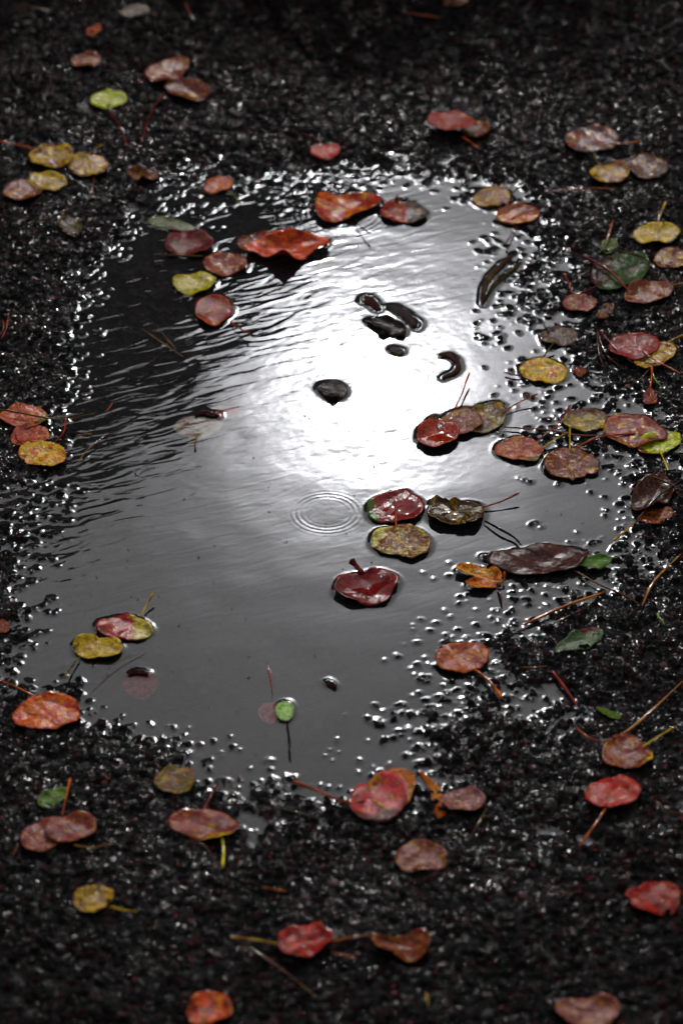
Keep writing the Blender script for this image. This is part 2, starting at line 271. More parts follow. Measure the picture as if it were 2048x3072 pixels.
def outline(L, M=64):
    """radius table (pixel space) around the leaf centre"""
    o = L['o']
    seed = int(L['cx'] * 7 + L['cy'])
    r_ = random.Random(seed)
    ang = np.linspace(0, 2 * np.pi, M, endpoint=False)
    if 'poly' in o:
        P = np.array(o['poly'], float)
        c = P.mean(0) if L['label'].startswith('orange and yellow leaf folded') is False else np.array([1462., 1738.])
        L['cx'], L['cy'] = c
        # closed Chaikin rounding
        for _ in range(1):
            Q = np.roll(P, -1, 0)
            P = np.stack([P * .75 + Q * .25, P * .25 + Q * .75], 1).reshape(-1, 2)
        d = P - c
        th = np.unwrap(np.arctan2(d[:, 1], d[:, 0]))
        if th[-1] < th[0]: th = -th; flip = True
        th = np.arctan2(d[:, 1], d[:, 0]) % (2 * np.pi)
        s = np.argsort(th)
        th = th[s]; rr = np.hypot(d[:, 0], d[:, 1])[s]
        th = np.concatenate([[th[-1] - 2 * np.pi], th, [th[0] + 2 * np.pi]])
        rr = np.concatenate([[rr[-1]], rr, [rr[0]]])
        r = np.interp(ang, th, rr)
        ext = d.max(0) - d.min(0)
        L['ext'] = ext / 2
    else:
        rot = math.radians(-L['rot'])
        p = 2.6 if o.get('sq') else r_.uniform(1.85, 2.35)
        a, b = L['a'], L['b']
        la = ang - rot
        ca, sa = np.cos(la), np.sin(la)
        r = (np.abs(ca / a) ** p + np.abs(sa / b) ** p) ** (-1 / p)
        r *= 1 + .05 * np.cos(2 * ang + r_.random() * 6) * r_.random() + .045 * np.cos(3 * ang + r_.random() * 6) + .015 * np.cos(5 * ang + r_.random() * 6)
        L['ext'] = np.array([a, b], float)
    if 'tip' in o: td = math.radians(-o['tip'])
    elif 'st' in o and math.hypot(o['st'][0][0] - L['cx'], o['st'][0][1] - L['cy']) > 8:
        td = math.atan2(L['cy'] - o['st'][0][1], L['cx'] - o['st'][0][0])
    else: td = math.radians(r_.choice([10, 170, 190, -10]))
    L['td'] = td
    if 'poly' not in o:
        dd = np.abs((ang - td + np.pi) % (2 * np.pi) - np.pi)
        r *= 1 + o.get('pt', r_.uniform(.04, .22)) * np.exp(-(dd / .22) ** 2)
        db = np.pi - dd
        r *= 1 - o.get('notch', .05) * np.exp(-(db / .16) ** 2)
    if o.get('ser'):
        r *= 1 + .05 * ((ang * 16 / (2 * np.pi) * 1.0) % 1.0)
    for k in range(3):
        r *= 1 + .009 * np.cos((7 + 5 * k) * ang + r_.random() * 6)
    r *= 1 + .016 * (np.array([r_.random() for _ in range(M)]) - .5)
    for _ in range(r_.choice([0, 1, 1, 2])):          # nibbled edges
        a0 = r_.random() * 6.283; dd = np.abs((ang - a0 + np.pi) % (2 * np.pi) - np.pi)
        r *= 1 - r_.uniform(.03, .12) * np.exp(-(dd / r_.uniform(.08, .2)) ** 2)
    return ang, r

# curled strips and twigs afloat: (label, name, pts, widths px, colA, colB, arch)
STRIPS = [
 ('black curled leaf scrap with a reddish eye, top of the three in the glare', [(1092, 900), (1108, 902), (1122, 915), (1134, 928)], [15, 17, 13, 7], BLK, DRED, 4),
 ('thick black curled leaf slanting down to the right in the glare', [(1158, 920), (1185, 925), (1215, 943), (1240, 968), (1250, 975)], [6, 13, 15, 18, 9], BLK, DBR, 4),
 ('dark leaf rolled into a crescent right of the sun glare', [(1322, 1068), (1345, 1066), (1368, 1082), (1374, 1102), (1362, 1118), (1326, 1134)], [4, 8, 9, 9, 8, 3], DBR, BRN, 3),
 ('long curled brown seed pod half in the water below the far right shore', [(1545, 755), (1510, 790), (1470, 830), (1450, 870), (1447, 912)], [3, 10, 11, 11, 6], DBR, OLV, 4),
 ('second thinner curled pod curving beside the first to the same tip', [(1562, 785), (1530, 815), (1490, 845), (1465, 880), (1452, 908)], [4, 8, 8, 6, 3], BLK, OLV, 3),
 ('twisted yellow orange leaf standing on edge beside the large pink leaf', [(1258, 2312), (1290, 2350), (1312, 2382), (1318, 2425), (1325, 2465)], [4, 13, 24, 26, 14], ORG, YEL, 5),
 ('black bud or thorn at the left tip of the long serrated leaf', [(1448, 1672), (1468, 1678), (1490, 1684)], [10, 13, 6], BLK, BLK, 3),
 ('black scrap of leaf sticking out beside the sunk pink leaf', [(585, 1247), (608, 1238), (635, 1244), (655, 1247)], [4, 9, 9, 3], BLK, DRED, 3),
 ('dark rim of leaf breaking the water above the sunk maroon leaf', [(385, 2026), (405, 2016), (428, 2018), (445, 2024)], [4, 8, 9, 5], BLK, DRED, 3),
]

# ------------------------------------------------------------------ ground height field
def U(pts): return [(x * W / 1568., y * W / 1568.) for x, y in pts]
INNER = U([(400,520),(560,492),(700,480),(870,500),(990,480),(1070,500),(1095,560),(1085,620),(1125,700),(1125,780),(1150,860),(1170,930),(1130,1010),(1180,1090),(1300,1130),(1240,1190),(1180,1240),(1110,1275),(1000,1320),(955,1400),(915,1480),(890,1560),(870,1640),(800,1720),(700,1770),(600,1750),(540,1700),(430,1690),(330,1660),(270,1600),(230,1570),(140,1520),(120,1430),(90,1370),(100,1300),(130,1230),(170,1150),(160,1050),(190,960),(185,900),(210,800),(230,700),(280,620),(330,560)])
OUTER = U([(300,500),(330,430),(480,400),(700,392),(830,380),(1000,395),(1200,408),(1250,430),(1190,480),(1240,560),(1260,640),(1280,720),(1350,760),(1400,860),(1500,940),(1545,1010),(1530,1080),(1480,1110),(1500,1200),(1470,1280),(1420,1350),(1340,1390),(1250,1440),(1180,1490),(1170,1560),(1270,1620),(1190,1690),(1040,1720),(960,1810),(800,1870),(660,1850),(560,1830),(480,1790),(400,1740),(250,1710),(190,1650),(180,1590),(60,1575),(-20,1560),(0,1450),(20,1400),(-10,1300),(-30,1200),(-10,1120),(100,1080),(170,1010),(135,920),(150,840),(155,740),(190,650),(230,580)])
def to_world(pts): return np.array([ground(x, y) for x, y in pts])
def sdist(X, Y, P):
    d2 = np.full(X.shape, 1e9); ins = np.zeros(X.shape, bool)
    n = len(P)
    for i in range(n):
        ax, ay = P[i]; bx, by = P[(i + 1) % n]
        ex, ey = bx - ax, by - ay
        t = np.clip(((X - ax) * ex + (Y - ay) * ey) / (ex * ex + ey * ey), 0, 1)
        d2 = np.minimum(d2, (X - ax - t * ex) ** 2 + (Y - ay - t * ey) ** 2)
        cr = ((ay > Y) != (by > Y)) & (X < ex * (Y - ay) / (ey if ey else 1e-9) + ax)
        ins ^= cr
    d = np.sqrt(d2)
    return np.where(ins, -d, d)

def axis(lo, hi, step, far):
    core = np.arange(lo, hi, step)
    out = []; s = step; v = hi
    while v < far:
        out.append(v); s *= 1.25; v += s
    out.append(far)
    neg = []; s = step; v = lo - step
    while v > -far:
        neg.append(v); s *= 1.25; v -= s
    neg.append(-far)
    return np.concatenate([neg[::-1], core, out])

STEPX, STEPY = .0011, .0014
xs = axis(-.47, .47, STEPX, 60.)
ys = axis(1.78, 3.72, STEPY, 60.)
GX, GY = np.meshgrid(xs, ys)            # [iy, ix]

# coarse map of the base level
cxs = np.arange(-.6, .6, .005); cys = np.arange(1.6, 3.9, .005)
CX, CY = np.meshgrid(cxs, cys)
dI = sdist(CX, CY, to_world(INNER)); dO = sdist(CX, CY, to_world(OUTER))
s = np.clip(dI, 0, None) / (np.clip(dI, 0, None) + np.clip(-dO, 0, None) + 1e-6)
base_c = np.where(dI < 0, -.0040 + np.maximum(dI * .09, -.0065), -.0040 + .0043 * s)
base_c = np.where(dO > 0, .0003 + np.minimum(dO * .05, .0042), base_c)
for (ux, uy, ru, rv, dp) in [(570,1880,26,22,3.5),(580,1930,16,30,3.5),(597,1990,14,34,3.4),(608,2060,12,34,3.2),(1250,1905,50,16,4.2),(1370,1950,46,16,3.8),(1330,1925,30,10,3),(1100,1870,60,14,2.6),(640,1890,50,14,2.6),(720,1900,40,12,2.4),
                          (1020,425,90,16,2.6),(1240,425,30,12,2.8),(1180,560,20,24,2.0),(1330,1300,60,20,1.4),(40,1190,60,26,1.0),(980,1790,60,20,1.6),(1290,780,30,16,1.4),(1090,1500,60,12,1.8),(1250,1600,50,26,2.6),(1330,1190,110,70,1.7),(1440,1010,60,60,1.1),(1060,1560,60,50,.9),(1230,760,40,60,.8),(820,1830,120,24,.8)]:
    wx, wy = ground(ux * W / 1568, uy * W / 1568)
    k = W / 1568 * .00031
    base_c -= dp * .001 * np.exp(-((CX - wx) / (ru * k)) ** 2 - ((CY - wy) / (rv * k / .57)) ** 2)
def bil(X, Y):
    fx = np.clip((X - cxs[0]) / .005, 0, len(cxs) - 1.001); fy = np.clip((Y - cys[0]) / .005, 0, len(cys) - 1.001)
    ix = fx.astype(int); iy = fy.astype(int); fx -= ix; fy -= iy
    return (base_c[iy, ix] * (1 - fx) + base_c[iy, ix + 1] * fx) * (1 - fy) + (base_c[iy + 1, ix] * (1 - fx) + base_c[iy + 1, ix + 1] * fx) * fy
base = bil(GX, GY)
near = np.exp(-(np.maximum(0, np.abs(GX) - .5) / .3) ** 2 - (np.maximum(0, np.abs(GY - 2.75) - 1.0) / .3) ** 2)
base += near * ((vnoise(GX, GY, .045, 1) - .5) * .0034 + (vnoise(GX, GY, .018, 2) - .5) * .0030)

def worley(X, Y, c, seed):
    r = np.random.default_rng(seed)
    T = r.random((256, 256, 6)).astype(np.float32)
    wx = (X / c).astype(np.float32); wy = (Y / c).astype(np.float32)
    ix = np.floor(wx).astype(np.int32); iy = np.floor(wy).astype(np.int32)
    F1 = np.full(X.shape, 9., np.float32); F2 = F1.copy(); ID = np.zeros(X.shape, np.int32)
    for dx in (-1, 0, 1):
        for dy in (-1, 0, 1):
            jx = ix + dx; jy = iy + dy
            a = jx & 255; b = jy & 255
            t = T[a, b]
            ex = wx - (jx + t[..., 0]); ey = wy - (jy + t[..., 1])
            an = t[..., 2] * 3.1416; ca = np.cos(an); sa = np.sin(an)
            u = ca * ex + sa * ey; v = -sa * ex + ca * ey
            asp = .62 + .6 * t[..., 3]
            d = np.sqrt((u * asp) ** 2 + (v / asp) ** 2)
            new = d < F1
            F2 = np.where(new, F1, np.minimum(F2, d))
            ID = np.where(new, a * 256 + b, ID)
            F1 = np.where(new, d, F1)
    return F1, F2, T.reshape(-1, 6)[ID]

def bil2(A, X, Y):
    fx_ = np.clip((X - cxs[0]) / .005, 0, len(cxs) - 1.001); fy_ = np.clip((Y - cys[0]) / .005, 0, len(cys) - 1.001)
    ix = fx_.astype(int); iy = fy_.astype(int); fx_ = fx_ - ix; fy_ = fy_ - iy
    return (A[iy, ix] * (1 - fx_) + A[iy, ix + 1] * fx_) * (1 - fy_) + (A[iy + 1, ix] * (1 - fx_) + A[iy + 1, ix + 1] * fx_) * fy_
# only evaluate stones on the fine part
fx = (xs > -.6) & (xs < .6); fy = (ys > 1.6) & (ys < 3.9)
sub = np.ix_(fy, fx)
SX, SY = GX[sub], GY[sub]
wob = .0036
SXw = SX + (vnoise(SX, SY, .0042, 5) - .5) * wob; SYw = SY + (vnoise(SX, SY, .0042, 6) - .5) * wob
f1, f2, t1 = worley(SXw, SYw, .0061, 21)
e = np.clip((f2 - f1) / .42, 0, 1)
dome = np.sqrt(e * (2 - e)) * (1 - .35 * np.clip(f1, 0, 1) ** 2)
hc = .0012 + .0058 * t1[..., 4] ** 2.0
g1, g2, t2 = worley(SXw + 3.1, SYw + 1.7, .0031, 33)
e2 = np.clip((g2 - g1) / .45, 0, 1)
fine = np.sqrt(e2 * (2 - e2)) * (.0006 + .0016 * t2[..., 4])
fine *= 1 - .6 * np.clip(-base[sub] / .003, 0, 1)
stone = np.maximum(dome * hc, fine * 1.2) + .35 * fine + (vnoise(SX, SY, .0028, 8) - .5) * .0011
stone -= .0020
fard = np.clip(bil2(dO, SX, SY) / .12, 0, 1)
stone *= 1 - .38 * fard
# silt smooths the bottom of the deep part
deep = np.clip((-base[sub] - .0045) / .004, 0, 1)
stone *= (1 - .55 * deep)
# crack in the far asphalt
ck = to_world([(770, -10), (812, 30), (838, 92), (880, 118), (905, 150), (930, 190)])
dck = np.full(SX.shape, 9.)
for i in range(len(ck) - 1):
    ax, ay = ck[i]; ex, ey = ck[i + 1] - ck[i]
    t = np.clip(((SX - ax) * ex + (SY - ay) * ey) / (ex * ex + ey * ey), 0, 1)
    dck = np.minimum(dck, np.hypot(SX - ax - t * ex, SY - ay - t * ey))
dck += (vnoise(SX, SY, .008, 9) - .5) * .005
stone -= .0065 * np.exp(-(np.clip(dck, 0, 1) / .0035) ** 2)
edge = np.minimum(1, np.minimum(np.minimum(SX + .58, .58 - SX), np.minimum(SY - 1.62, 3.88 - SY)) / .05).clip(0, 1)
gz = base.copy()
gz[sub] += stone * edge
colr = np.zeros(GX.shape + (4,), np.float32); colr[..., 3] = 1
colr[..., :3] = .010; colr[..., 3] = 0
tone = .0052 + .017 * t1[..., 5] ** 2.4
big = dome * hc > fine * 1.2
tone = np.where(big, tone, .0052 + .014 * t2[..., 5] ** 2)
redm = np.where(big, t1[..., 3] > .83, t2[..., 3] > .88)
c3 = np.stack([tone, tone * .97, tone * .98], -1)
c3 = np.where(redm[..., None], np.stack([tone * 1.5 + .005, tone * .70, tone * .74], -1), c3)
pale = np.where(big, t1[..., 0] > .965, t2[..., 0] > .97)
c3 = np.where(pale[..., None], c3 * 2.6 + .02, c3)
dwet = bil2(dO, SX, SY) + (vnoise(SX, SY, .07, 14) - .5) * .10 + (vnoise(SX, SY, .018, 15) - .5) * .03
wet = np.exp(-np.clip(dwet, 0, None) / .10)
colr[np.ix_(fy, fx)] = np.concatenate([c3, wet[..., None]], -1)

# ------------------------------------------------------------------ materials: asphalt, water
mA, t, out = new_mat('wet_asphalt')
geo = t.n('ShaderNodeNewGeometry')
att = t.n('ShaderNodeAttribute', attribute_name='stone_colour')
n1 = t.n('ShaderNodeTexNoise', i_Scale=900., i_Detail=3.)
t.l(geo.outputs['Position'], n1.inputs['Vector'])
n2 = t.n('ShaderNodeTexNoise', i_Scale=260., i_Detail=2.)
t.l(geo.outputs['Position'], n2.inputs['Vector'])
cm = t.mix(t.ramp(n1.outputs[0], .3, .75), (.4, .4, .4), (1.3, 1.3, 1.3))
mm = t.n('ShaderNodeMix', data_type='RGBA', blend_type='MULTIPLY')
mm.inputs[0].default_value = 1
t.l(att.outputs['Color'], mm.inputs[6]); t.l(cm, mm.inputs[7])
bp = t.n('ShaderNodeBump', i_Strength=.55, i_Distance=.0009)
t.l(t.m('ADD', n1.outputs[0], n2.outputs[0]), bp.inputs['Height'])
pb = t.n('ShaderNodeBsdfPrincipled', i_Roughness=.5)
pb.inputs['Coat Weight'].default_value = .55
pb.inputs['Coat Roughness'].default_value = .07
pb.inputs['Coat IOR'].default_value = 1.33
pb.inputs['Specular IOR Level'].default_value = 0
t.l(mm.outputs[2], pb.inputs['Base Color'])
t.l(t.m('ADD', .018, t.m('MULTIPLY', att.outputs['Alpha'], .34)), pb.inputs['Coat Weight'])
t.l(t.m('SUBTRACT', .68, t.m('MULTIPLY', att.outputs['Alpha'], .2)), pb.inputs['Roughness'])
t.l(bp.outputs[0], pb.inputs['Normal'])
bp2 = t.n('ShaderNodeBump', i_Strength=.3, i_Distance=.0004)
t.l(n2.outputs[0], bp2.inputs['Height'])
t.l(bp2.outputs[0], pb.inputs['Coat Normal'])
t.l(pb.outputs[0], out.inputs[0])

ny, nx = GX.shape
idx = np.arange(ny * nx, dtype=np.int32).reshape(ny, nx)
quads = np.stack([idx[:-1, :-1], idx[:-1, 1:], idx[1:, 1:], idx[1:, :-1]], -1).reshape(-1, 4)
me = mesh_from('road', np.stack([GX, GY, gz], -1).reshape(-1, 3), quads, mA)
ca = me.color_attributes.new('stone_colour', 'FLOAT_COLOR', 'POINT')
ca.data.foreach_set('color', colr.ravel())
road = add_obj('road', me)
tag(road, kind='structure')

# ------------------------------------------------------------------ leaf outlines, water surface
FLOATZ = .0014
for L in LEAVES:
    L['ang'], L['r'] = outline(L)
    x, y = ground(L['cx'], L['cy'])
    b = float(bil(np.array([x]), np.array([y]))[0])
    o = L['o']
    if o.get('fl'): z = FLOATZ if b < 0 else max(FLOATZ, b + .0022)
    elif o.get('sub'): z = -.0008
    else: z = max(.0018, b + .0024)
    L['z'] = z + .0014 * o.get('lay', 0) + .001 * o.get('lift', 0)
    L['afloat'] = z <= FLOATZ + 1e-6 and not o.get('sub') and b < .0012

PX0, PY0 = project(SX, SY, 0.0)
G0 = gz[sub]
for L in LEAVES:
    m = max(L['r']) + 6
    iy, ix = np.where((np.abs(PX0 - L['cx']) < m) & (np.abs(PY0 - L['cy']) < m))
    dx = PX0[iy, ix] - L['cx']; dy = PY0[iy, ix] - L['cy']
    r = np.interp(np.arctan2(dy, dx) % (2 * np.pi), np.append(L['ang'], 2 * np.pi), np.append(L['r'], L['r'][0]))
    lim = L['z'] - .0012 + np.clip(np.hypot(dx, dy) / r - .99, 0, 1) * .05
    G0[iy, ix] = np.minimum(G0[iy, ix], lim)
gz[sub] = G0
me.vertices.foreach_set('co', np.stack([GX, GY, gz], -1).reshape(-1, 3).astype(np.float32).ravel()); me.update()

wfx = (xs > -.46) & (xs < .46); wfy = (ys > 1.85) & (ys < 3.66)
wsub = np.ix_(wfy, wfx)
WX, WY, WG = GX[wsub], GY[wsub], gz[wsub]
ind = np.clip((WG + .0002) / .0008, 0, 1)
PXg, PYg = project(WX, WY, 0.0)
leafm = np.zeros(WX.shape)
for L in LEAVES:
    if not L['afloat']: continue
    m = max(L['r']) + 4
    box = (np.abs(PXg - L['cx']) < m) & (np.abs(PYg - L['cy']) < m)
    iy, ix = np.where(box)
    dx = PXg[iy, ix] - L['cx']; dy = PYg[iy, ix] - L['cy']
    r = np.interp(np.arctan2(dy, dx) % (2 * np.pi), np.append(L['ang'], 2 * np.pi), np.append(L['r'], L['r'][0]))
    rho = np.hypot(dx, dy) / r
    leafm[iy, ix] = np.maximum(leafm[iy, ix], np.clip((1.0 - rho) / .04, 0, 1))
for S in STRIPS:
    P = np.array(S[1], float)
    for i in range(len(P) - 1):
        ax, ay = P[i]; ex, ey = P[i + 1] - P[i]
        tt = np.clip(((PXg - ax) * ex + (PYg - ay) * ey) / (ex * ex + ey * ey), 0, 1)
        d = np.hypot(PXg - ax - tt * ex, PYg - ay - tt * ey)
        leafm = np.maximum(leafm, np.clip((S[2][i] - d) / 3, 0, 1))
def gauss(A, sx, sy):
    for ax_, s_ in ((1, sx), (0, sy)):
        n = int(3 * s_) + 1
        k = np.exp(-.5 * (np.arange(-n, n + 1) / s_) ** 2); k /= k.sum()
        B = np.zeros_like(A)
        pad = np.pad(A, [(n, n), (0, 0)] if ax_ == 0 else [(0, 0), (n, n)], mode='edge')
        for j, kk in enumerate(k):
            B += kk * (pad[j:j + A.shape[0], :] if ax_ == 0 else pad[:, j:j + A.shape[1]])
        A = B
    return A
def gm(A, sg): return gauss(A, sg / STEPX, sg / STEPY)
def reach(A, sg):
    """1 on the obstacle, decaying away from it over about sg"""
    return np.clip(gm(A, sg) * 1.6, 0, 1)
wz = .00046 * reach(ind, .0014)
wl = .0008 * reach(leafm, .0024)
wz = np.maximum(wz, 0) + wl * (1 - .5 * wz / .0006)
# water under a leaf stays below the leaf
wz -= .0009 * np.clip(gm(leafm, .0016) * 2 - 1.1, 0, 1)
wn_y, wn_x = WX.shape
widx = np.arange(wn_y * wn_x, dtype=np.int32).reshape(wn_y, wn_x)
keep = (WG < wz + .0001)
kq = keep[:-1, :-1] | keep[:-1, 1:] | keep[1:, 1:] | keep[1:, :-1]
far = bil(WX, WY) > .0040
kq &= ~far[:-1, :-1]
wq = np.stack([widx[:-1, :-1], widx[:-1, 1:], widx[1:, 1:], widx[1:, :-1]], -1)[kq]
used = np.unique(wq)
remap = np.full(widx.size, -1, np.int32); remap[used] = np.arange(len(used))
wco = np.stack([WX, WY, wz], -1).reshape(-1, 3)[used]

mW, t, out = new_mat('puddle_water')
geo = t.n('ShaderNodeNewGeometry')
sep = t.n('ShaderNodeSeparateXYZ'); t.l(geo.outputs['Position'], sep.inputs[0])
X_, Y_ = sep.outputs[0], sep.outputs[1]
mp = t.n('ShaderNodeMapping', vector_type='TEXTURE')
mp.inputs['Rotation'].default_value = (0, 0, math.radians(24))
mp.inputs['Scale'].default_value = (.036, .0105, 1)
t.l(geo.outputs['Position'], mp.inputs[0])
wn = t.n('ShaderNodeTexNoise', noise_dimensions='2D', i_Scale=1., i_Detail=1.3, i_Roughness=.45, i_Distortion=.5)
t.l(mp.outputs[0], wn.inputs['Vector'])
# ripples die away towards the near shore and grow under the trees
gx, gy = ground(560, 1000)
msk = t.m('ADD', t.m('MULTIPLY', t.m('SUBTRACT', Y_, ground(800, 1500)[1]), 1.15), t.m('MULTIPLY', t.m('SUBTRACT', .0, X_), 2.3), clamp=False)
msk = t.m('ADD', t.m('MULTIPLY', t.ramp(msk, -.10, .9), 1.0), .10)
h = t.m('MULTIPLY', t.m('MULTIPLY', wn.outputs[0], msk), .00019)
lo = t.n('ShaderNodeTexNoise', noise_dimensions='2D', i_Scale=13., i_Detail=1.)
t.l(geo.outputs['Position'], lo.inputs['Vector'])
h = t.m('ADD', h, t.m('MULTIPLY', lo.outputs[0], .00030))
def ring(px, py, r0, wid, lam, amp):
    global h
    cx_, cy_ = ground(px, py)
    dx = t.m('SUBTRACT', X_, cx_); dy = t.m('SUBTRACT', Y_, cy_)
    r = t.m('SQRT', t.m('ADD', t.m('MULTIPLY', dx, dx), t.m('MULTIPLY', dy, dy)))
    q = t.m('DIVIDE', t.m('SUBTRACT', r, r0), wid)
    env = t.m('EXPONENT', t.m('MULTIPLY', t.m('MULTIPLY', q, q), -1))
    h = t.m('ADD', h, t.m('MULTIPLY', t.m('MULTIPLY', t.m('SINE', t.m('MULTIPLY', r, 6.2832 / lam)), env), amp))
ring(980, 1538, .0275, .0065, .0050, .000011)
ring(1030, 640, .040, .014, .0060, .000015)
# chop where the breeze reaches the open middle
cx_, cy_ = ground(1120, 1120)
dx = t.m('DIVIDE', t.m('SUBTRACT', X_, cx_), .095); dy = t.m('DIVIDE', t.m('SUBTRACT', Y_, cy_), .20)
env = t.m('EXPONENT', t.m('MULTIPLY', t.m('ADD', t.m('MULTIPLY', dx, dx), t.m('MULTIPLY', dy, dy)), -1))
ch = t.n('ShaderNodeTexNoise', noise_dimensions='2D', i_Scale=75., i_Detail=1.)
t.l(geo.outputs['Position'], ch.inputs['Vector'])
h = t.m('ADD', h, t.m('MULTIPLY', t.m('MULTIPLY', ch.outputs[0], env), .00013))
bw = t.n('ShaderNodeBump', i_Strength=1., i_Distance=1.)
t.l(h, bw.inputs['Height'])
fr = t.n('ShaderNodeFresnel', i_IOR=1.333); t.l(bw.outputs[0], fr.inputs['Normal'])
tr = t.n('ShaderNodeBsdfTransparent'); tr.inputs[0].default_value = (.94, .93, .92, 1)
gl = t.n('ShaderNodeBsdfGlossy', distribution='BECKMANN', i_Roughness=.036); gl.inputs[0].default_value = (1, 1, 1, 1)
t.l(bw.outputs[0], gl.inputs['Normal'])
# a little fine silt hangs in the water
df = t.n('ShaderNodeBsdfDiffuse'); df.inputs[0].default_value = (.12, .12, .122, 1)
tm = t.n('ShaderNodeMixShader'); tm.inputs[0].default_value = .09
t.l(tr.outputs[0], tm.inputs[1]); t.l(df.outputs[0], tm.inputs[2])
ms = t.n('ShaderNodeMixShader')
t.l(fr.outputs[0], ms.inputs[0]); t.l(tm.outputs[0], ms.inputs[1]); t.l(gl.outputs[0], ms.inputs[2])
t.l(ms.outputs[0], out.inputs[0])
puddle = add_obj('water', mesh_from('water', wco, remap[wq], mW))
tag(puddle, kind='structure')

# ------------------------------------------------------------------ leaf materials
def leaf_mat(L):
    o = L['o']; seed = (L['cx'] * 1.37 + L['cy'] * .73) % 97
    m, t, out = new_mat('leaf_surface')
    im = t.n('ShaderNodeUVMap', uv_map='local')
    ax = t.n('ShaderNodeUVMap', uv_map='axis')
    si = t.n('ShaderNodeSeparateXYZ'); t.l(im.outputs[0], si.inputs[0])
    sa = t.n('ShaderNodeSeparateXYZ'); t.l(ax.outputs[0], sa.inputs[0])
    def noise(scale, det, w, rough=.55):
        n = t.n('ShaderNodeTexNoise', noise_dimensions='4D', i_Scale=scale, i_Detail=det, i_W=w, i_Roughness=rough)
        t.l(im.outputs[0], n.inputs['Vector']); return n.outputs[0]
    nA = noise(1.9, 4, seed, .65); nB = noise(7, 3, seed + 3, .7); nC = noise(16, 3, seed + 9, .6)
    k = o.get('bri', 1.0) * .80
    sc = lambda c: tuple(min(.9, (v * k) ** 1.25 * 2.7) for v in c)
    cut = .5 + (.5 - L['mix']) * .5
    c = t.mix(t.ramp(t.m('ADD', t.m('MULTIPLY', nA, .48), t.m('MULTIPLY', nB, .52)), cut - .035, cut + .035), sc(L['A']), sc(L['B']))
    if 'C' in o:
        gx_, gy_, g0 = o['grad']
        v = t.m('ADD', t.m('ADD', t.m('MULTIPLY', si.outputs[0], gx_), t.m('MULTIPLY', si.outputs[1], gy_)), t.m('MULTIPLY', t.m('SUBTRACT', nA, .5), 1.4))
        c = t.mix(t.ramp(t.m('ADD', v, g0), -.05, .12), c, sc(o['C']))
    c = t.mix(t.m('MULTIPLY', t.ramp(nC, .38, .66), .6 if o.get('sub') else 1), c, t.mix(.62, c, (.02, .006, .004)))
    nE = noise(4.2, 3, seed + 21, .6)
    c = t.mix(t.m('MULTIPLY', t.ramp(nE, .47, .58), .6 if o.get('sub') else .85), c, t.mix(.62, c, (.03, .006, .005)))
    if not o.get('sub') and max(L['A']) > .03:
        nG = noise(3.4, 4, seed + 40, .7)
        warm = sc((.42, .24, .02)) if L['A'][0] > L['A'][1] * 1.4 else sc((.22, .16, .02))
        c = t.mix(t.m('MULTIPLY', t.ramp(nG, .53, .60), o.get('warm', .42)), c, warm)
    sp = o.get('spots', .4)
    vo = t.n('ShaderNodeTexVoronoi', i_Scale=9. if sp < 2 else 3.5, i_Randomness=1.)
    t.l(im.outputs[0], vo.inputs['Vector'])
    spm = t.m('MULTIPLY', t.ramp(t.m('ADD', vo.outputs[0], t.m('MULTIPLY', nC, .18)), .30 if sp >= 1 else .22, .17 if sp >= 1 else .12), .85)
    c = t.mix(spm, c, (.012, .006, .005))
    # veins
    at = t.m('ABSOLUTE', sa.outputs[1])
    mid = t.ramp(t.m('ADD', at, t.m('MULTIPLY', nB, .02)), .055, .025)
    lat = t.m('SINE', t.m('MULTIPLY', t.m('ADD', t.m('SUBTRACT', sa.outputs[0], t.m('MULTIPLY', at, .35)), t.m('MULTIPLY', nB, .05)), 46 if o.get('ribs') else 34))
    lv = t.ramp(lat, .80, .99)
    vein = t.m('MAXIMUM', mid, t.m('MULTIPLY', lv, .3))
    c = t.mix(t.m('MULTIPLY', vein, .42), c, t.mix(.5, c, tuple(min(1, v * 1.6 + .03) for v in sc(L['B']))))
    rib = .4 if o.get('ribs') else .2
    wr = noise(3.2, 3, seed + 5); 
    hh = t.m('ADD', t.m('ADD', t.m('MULTIPLY', wr, 1.5), t.m('MULTIPLY', nB, .85)), t.m('MULTIPLY', vein, -rib * .5))
    nD = noise(30, 2, seed + 12, .6)
    hh = t.m('ADD', hh, t.m('ADD', t.m('MULTIPLY', nC, .22 if o.get('wet') else .15), t.m('MULTIPLY', nD, .03)))
    hh = t.m('ADD', hh, t.m('MULTIPLY', lat, rib * .22))
    b1 = t.n('ShaderNodeBump', i_Strength=.9, i_Distance=.0009); t.l(hh, b1.inputs['Height'])
    p = t.n('ShaderNodeBsdfPrincipled', i_Roughness=.8)
    p.inputs['Specular IOR Level'].default_value = 0
    p.inputs['Coat Weight'].default_value = 0 if o.get('sub') else .1 if o.get('dry') else (.6 if 'pool' in o else .6 if o.get('wet') else .36)
    p.inputs['Coat IOR'].default_value = 1.36
    t.l(c, p.inputs['Base Color']); t.l(b1.outputs[0], p.inputs['Normal'])
    cr = .05 if o.get('wet') else .085
    b2 = t.n('ShaderNodeBump', i_Distance=.0009); t.l(hh, b2.inputs['Height'])
    b2.inputs['Strength'].default_value = .9 if o.get('wet') else .8
    p.inputs['Coat Roughness'].default_value = cr
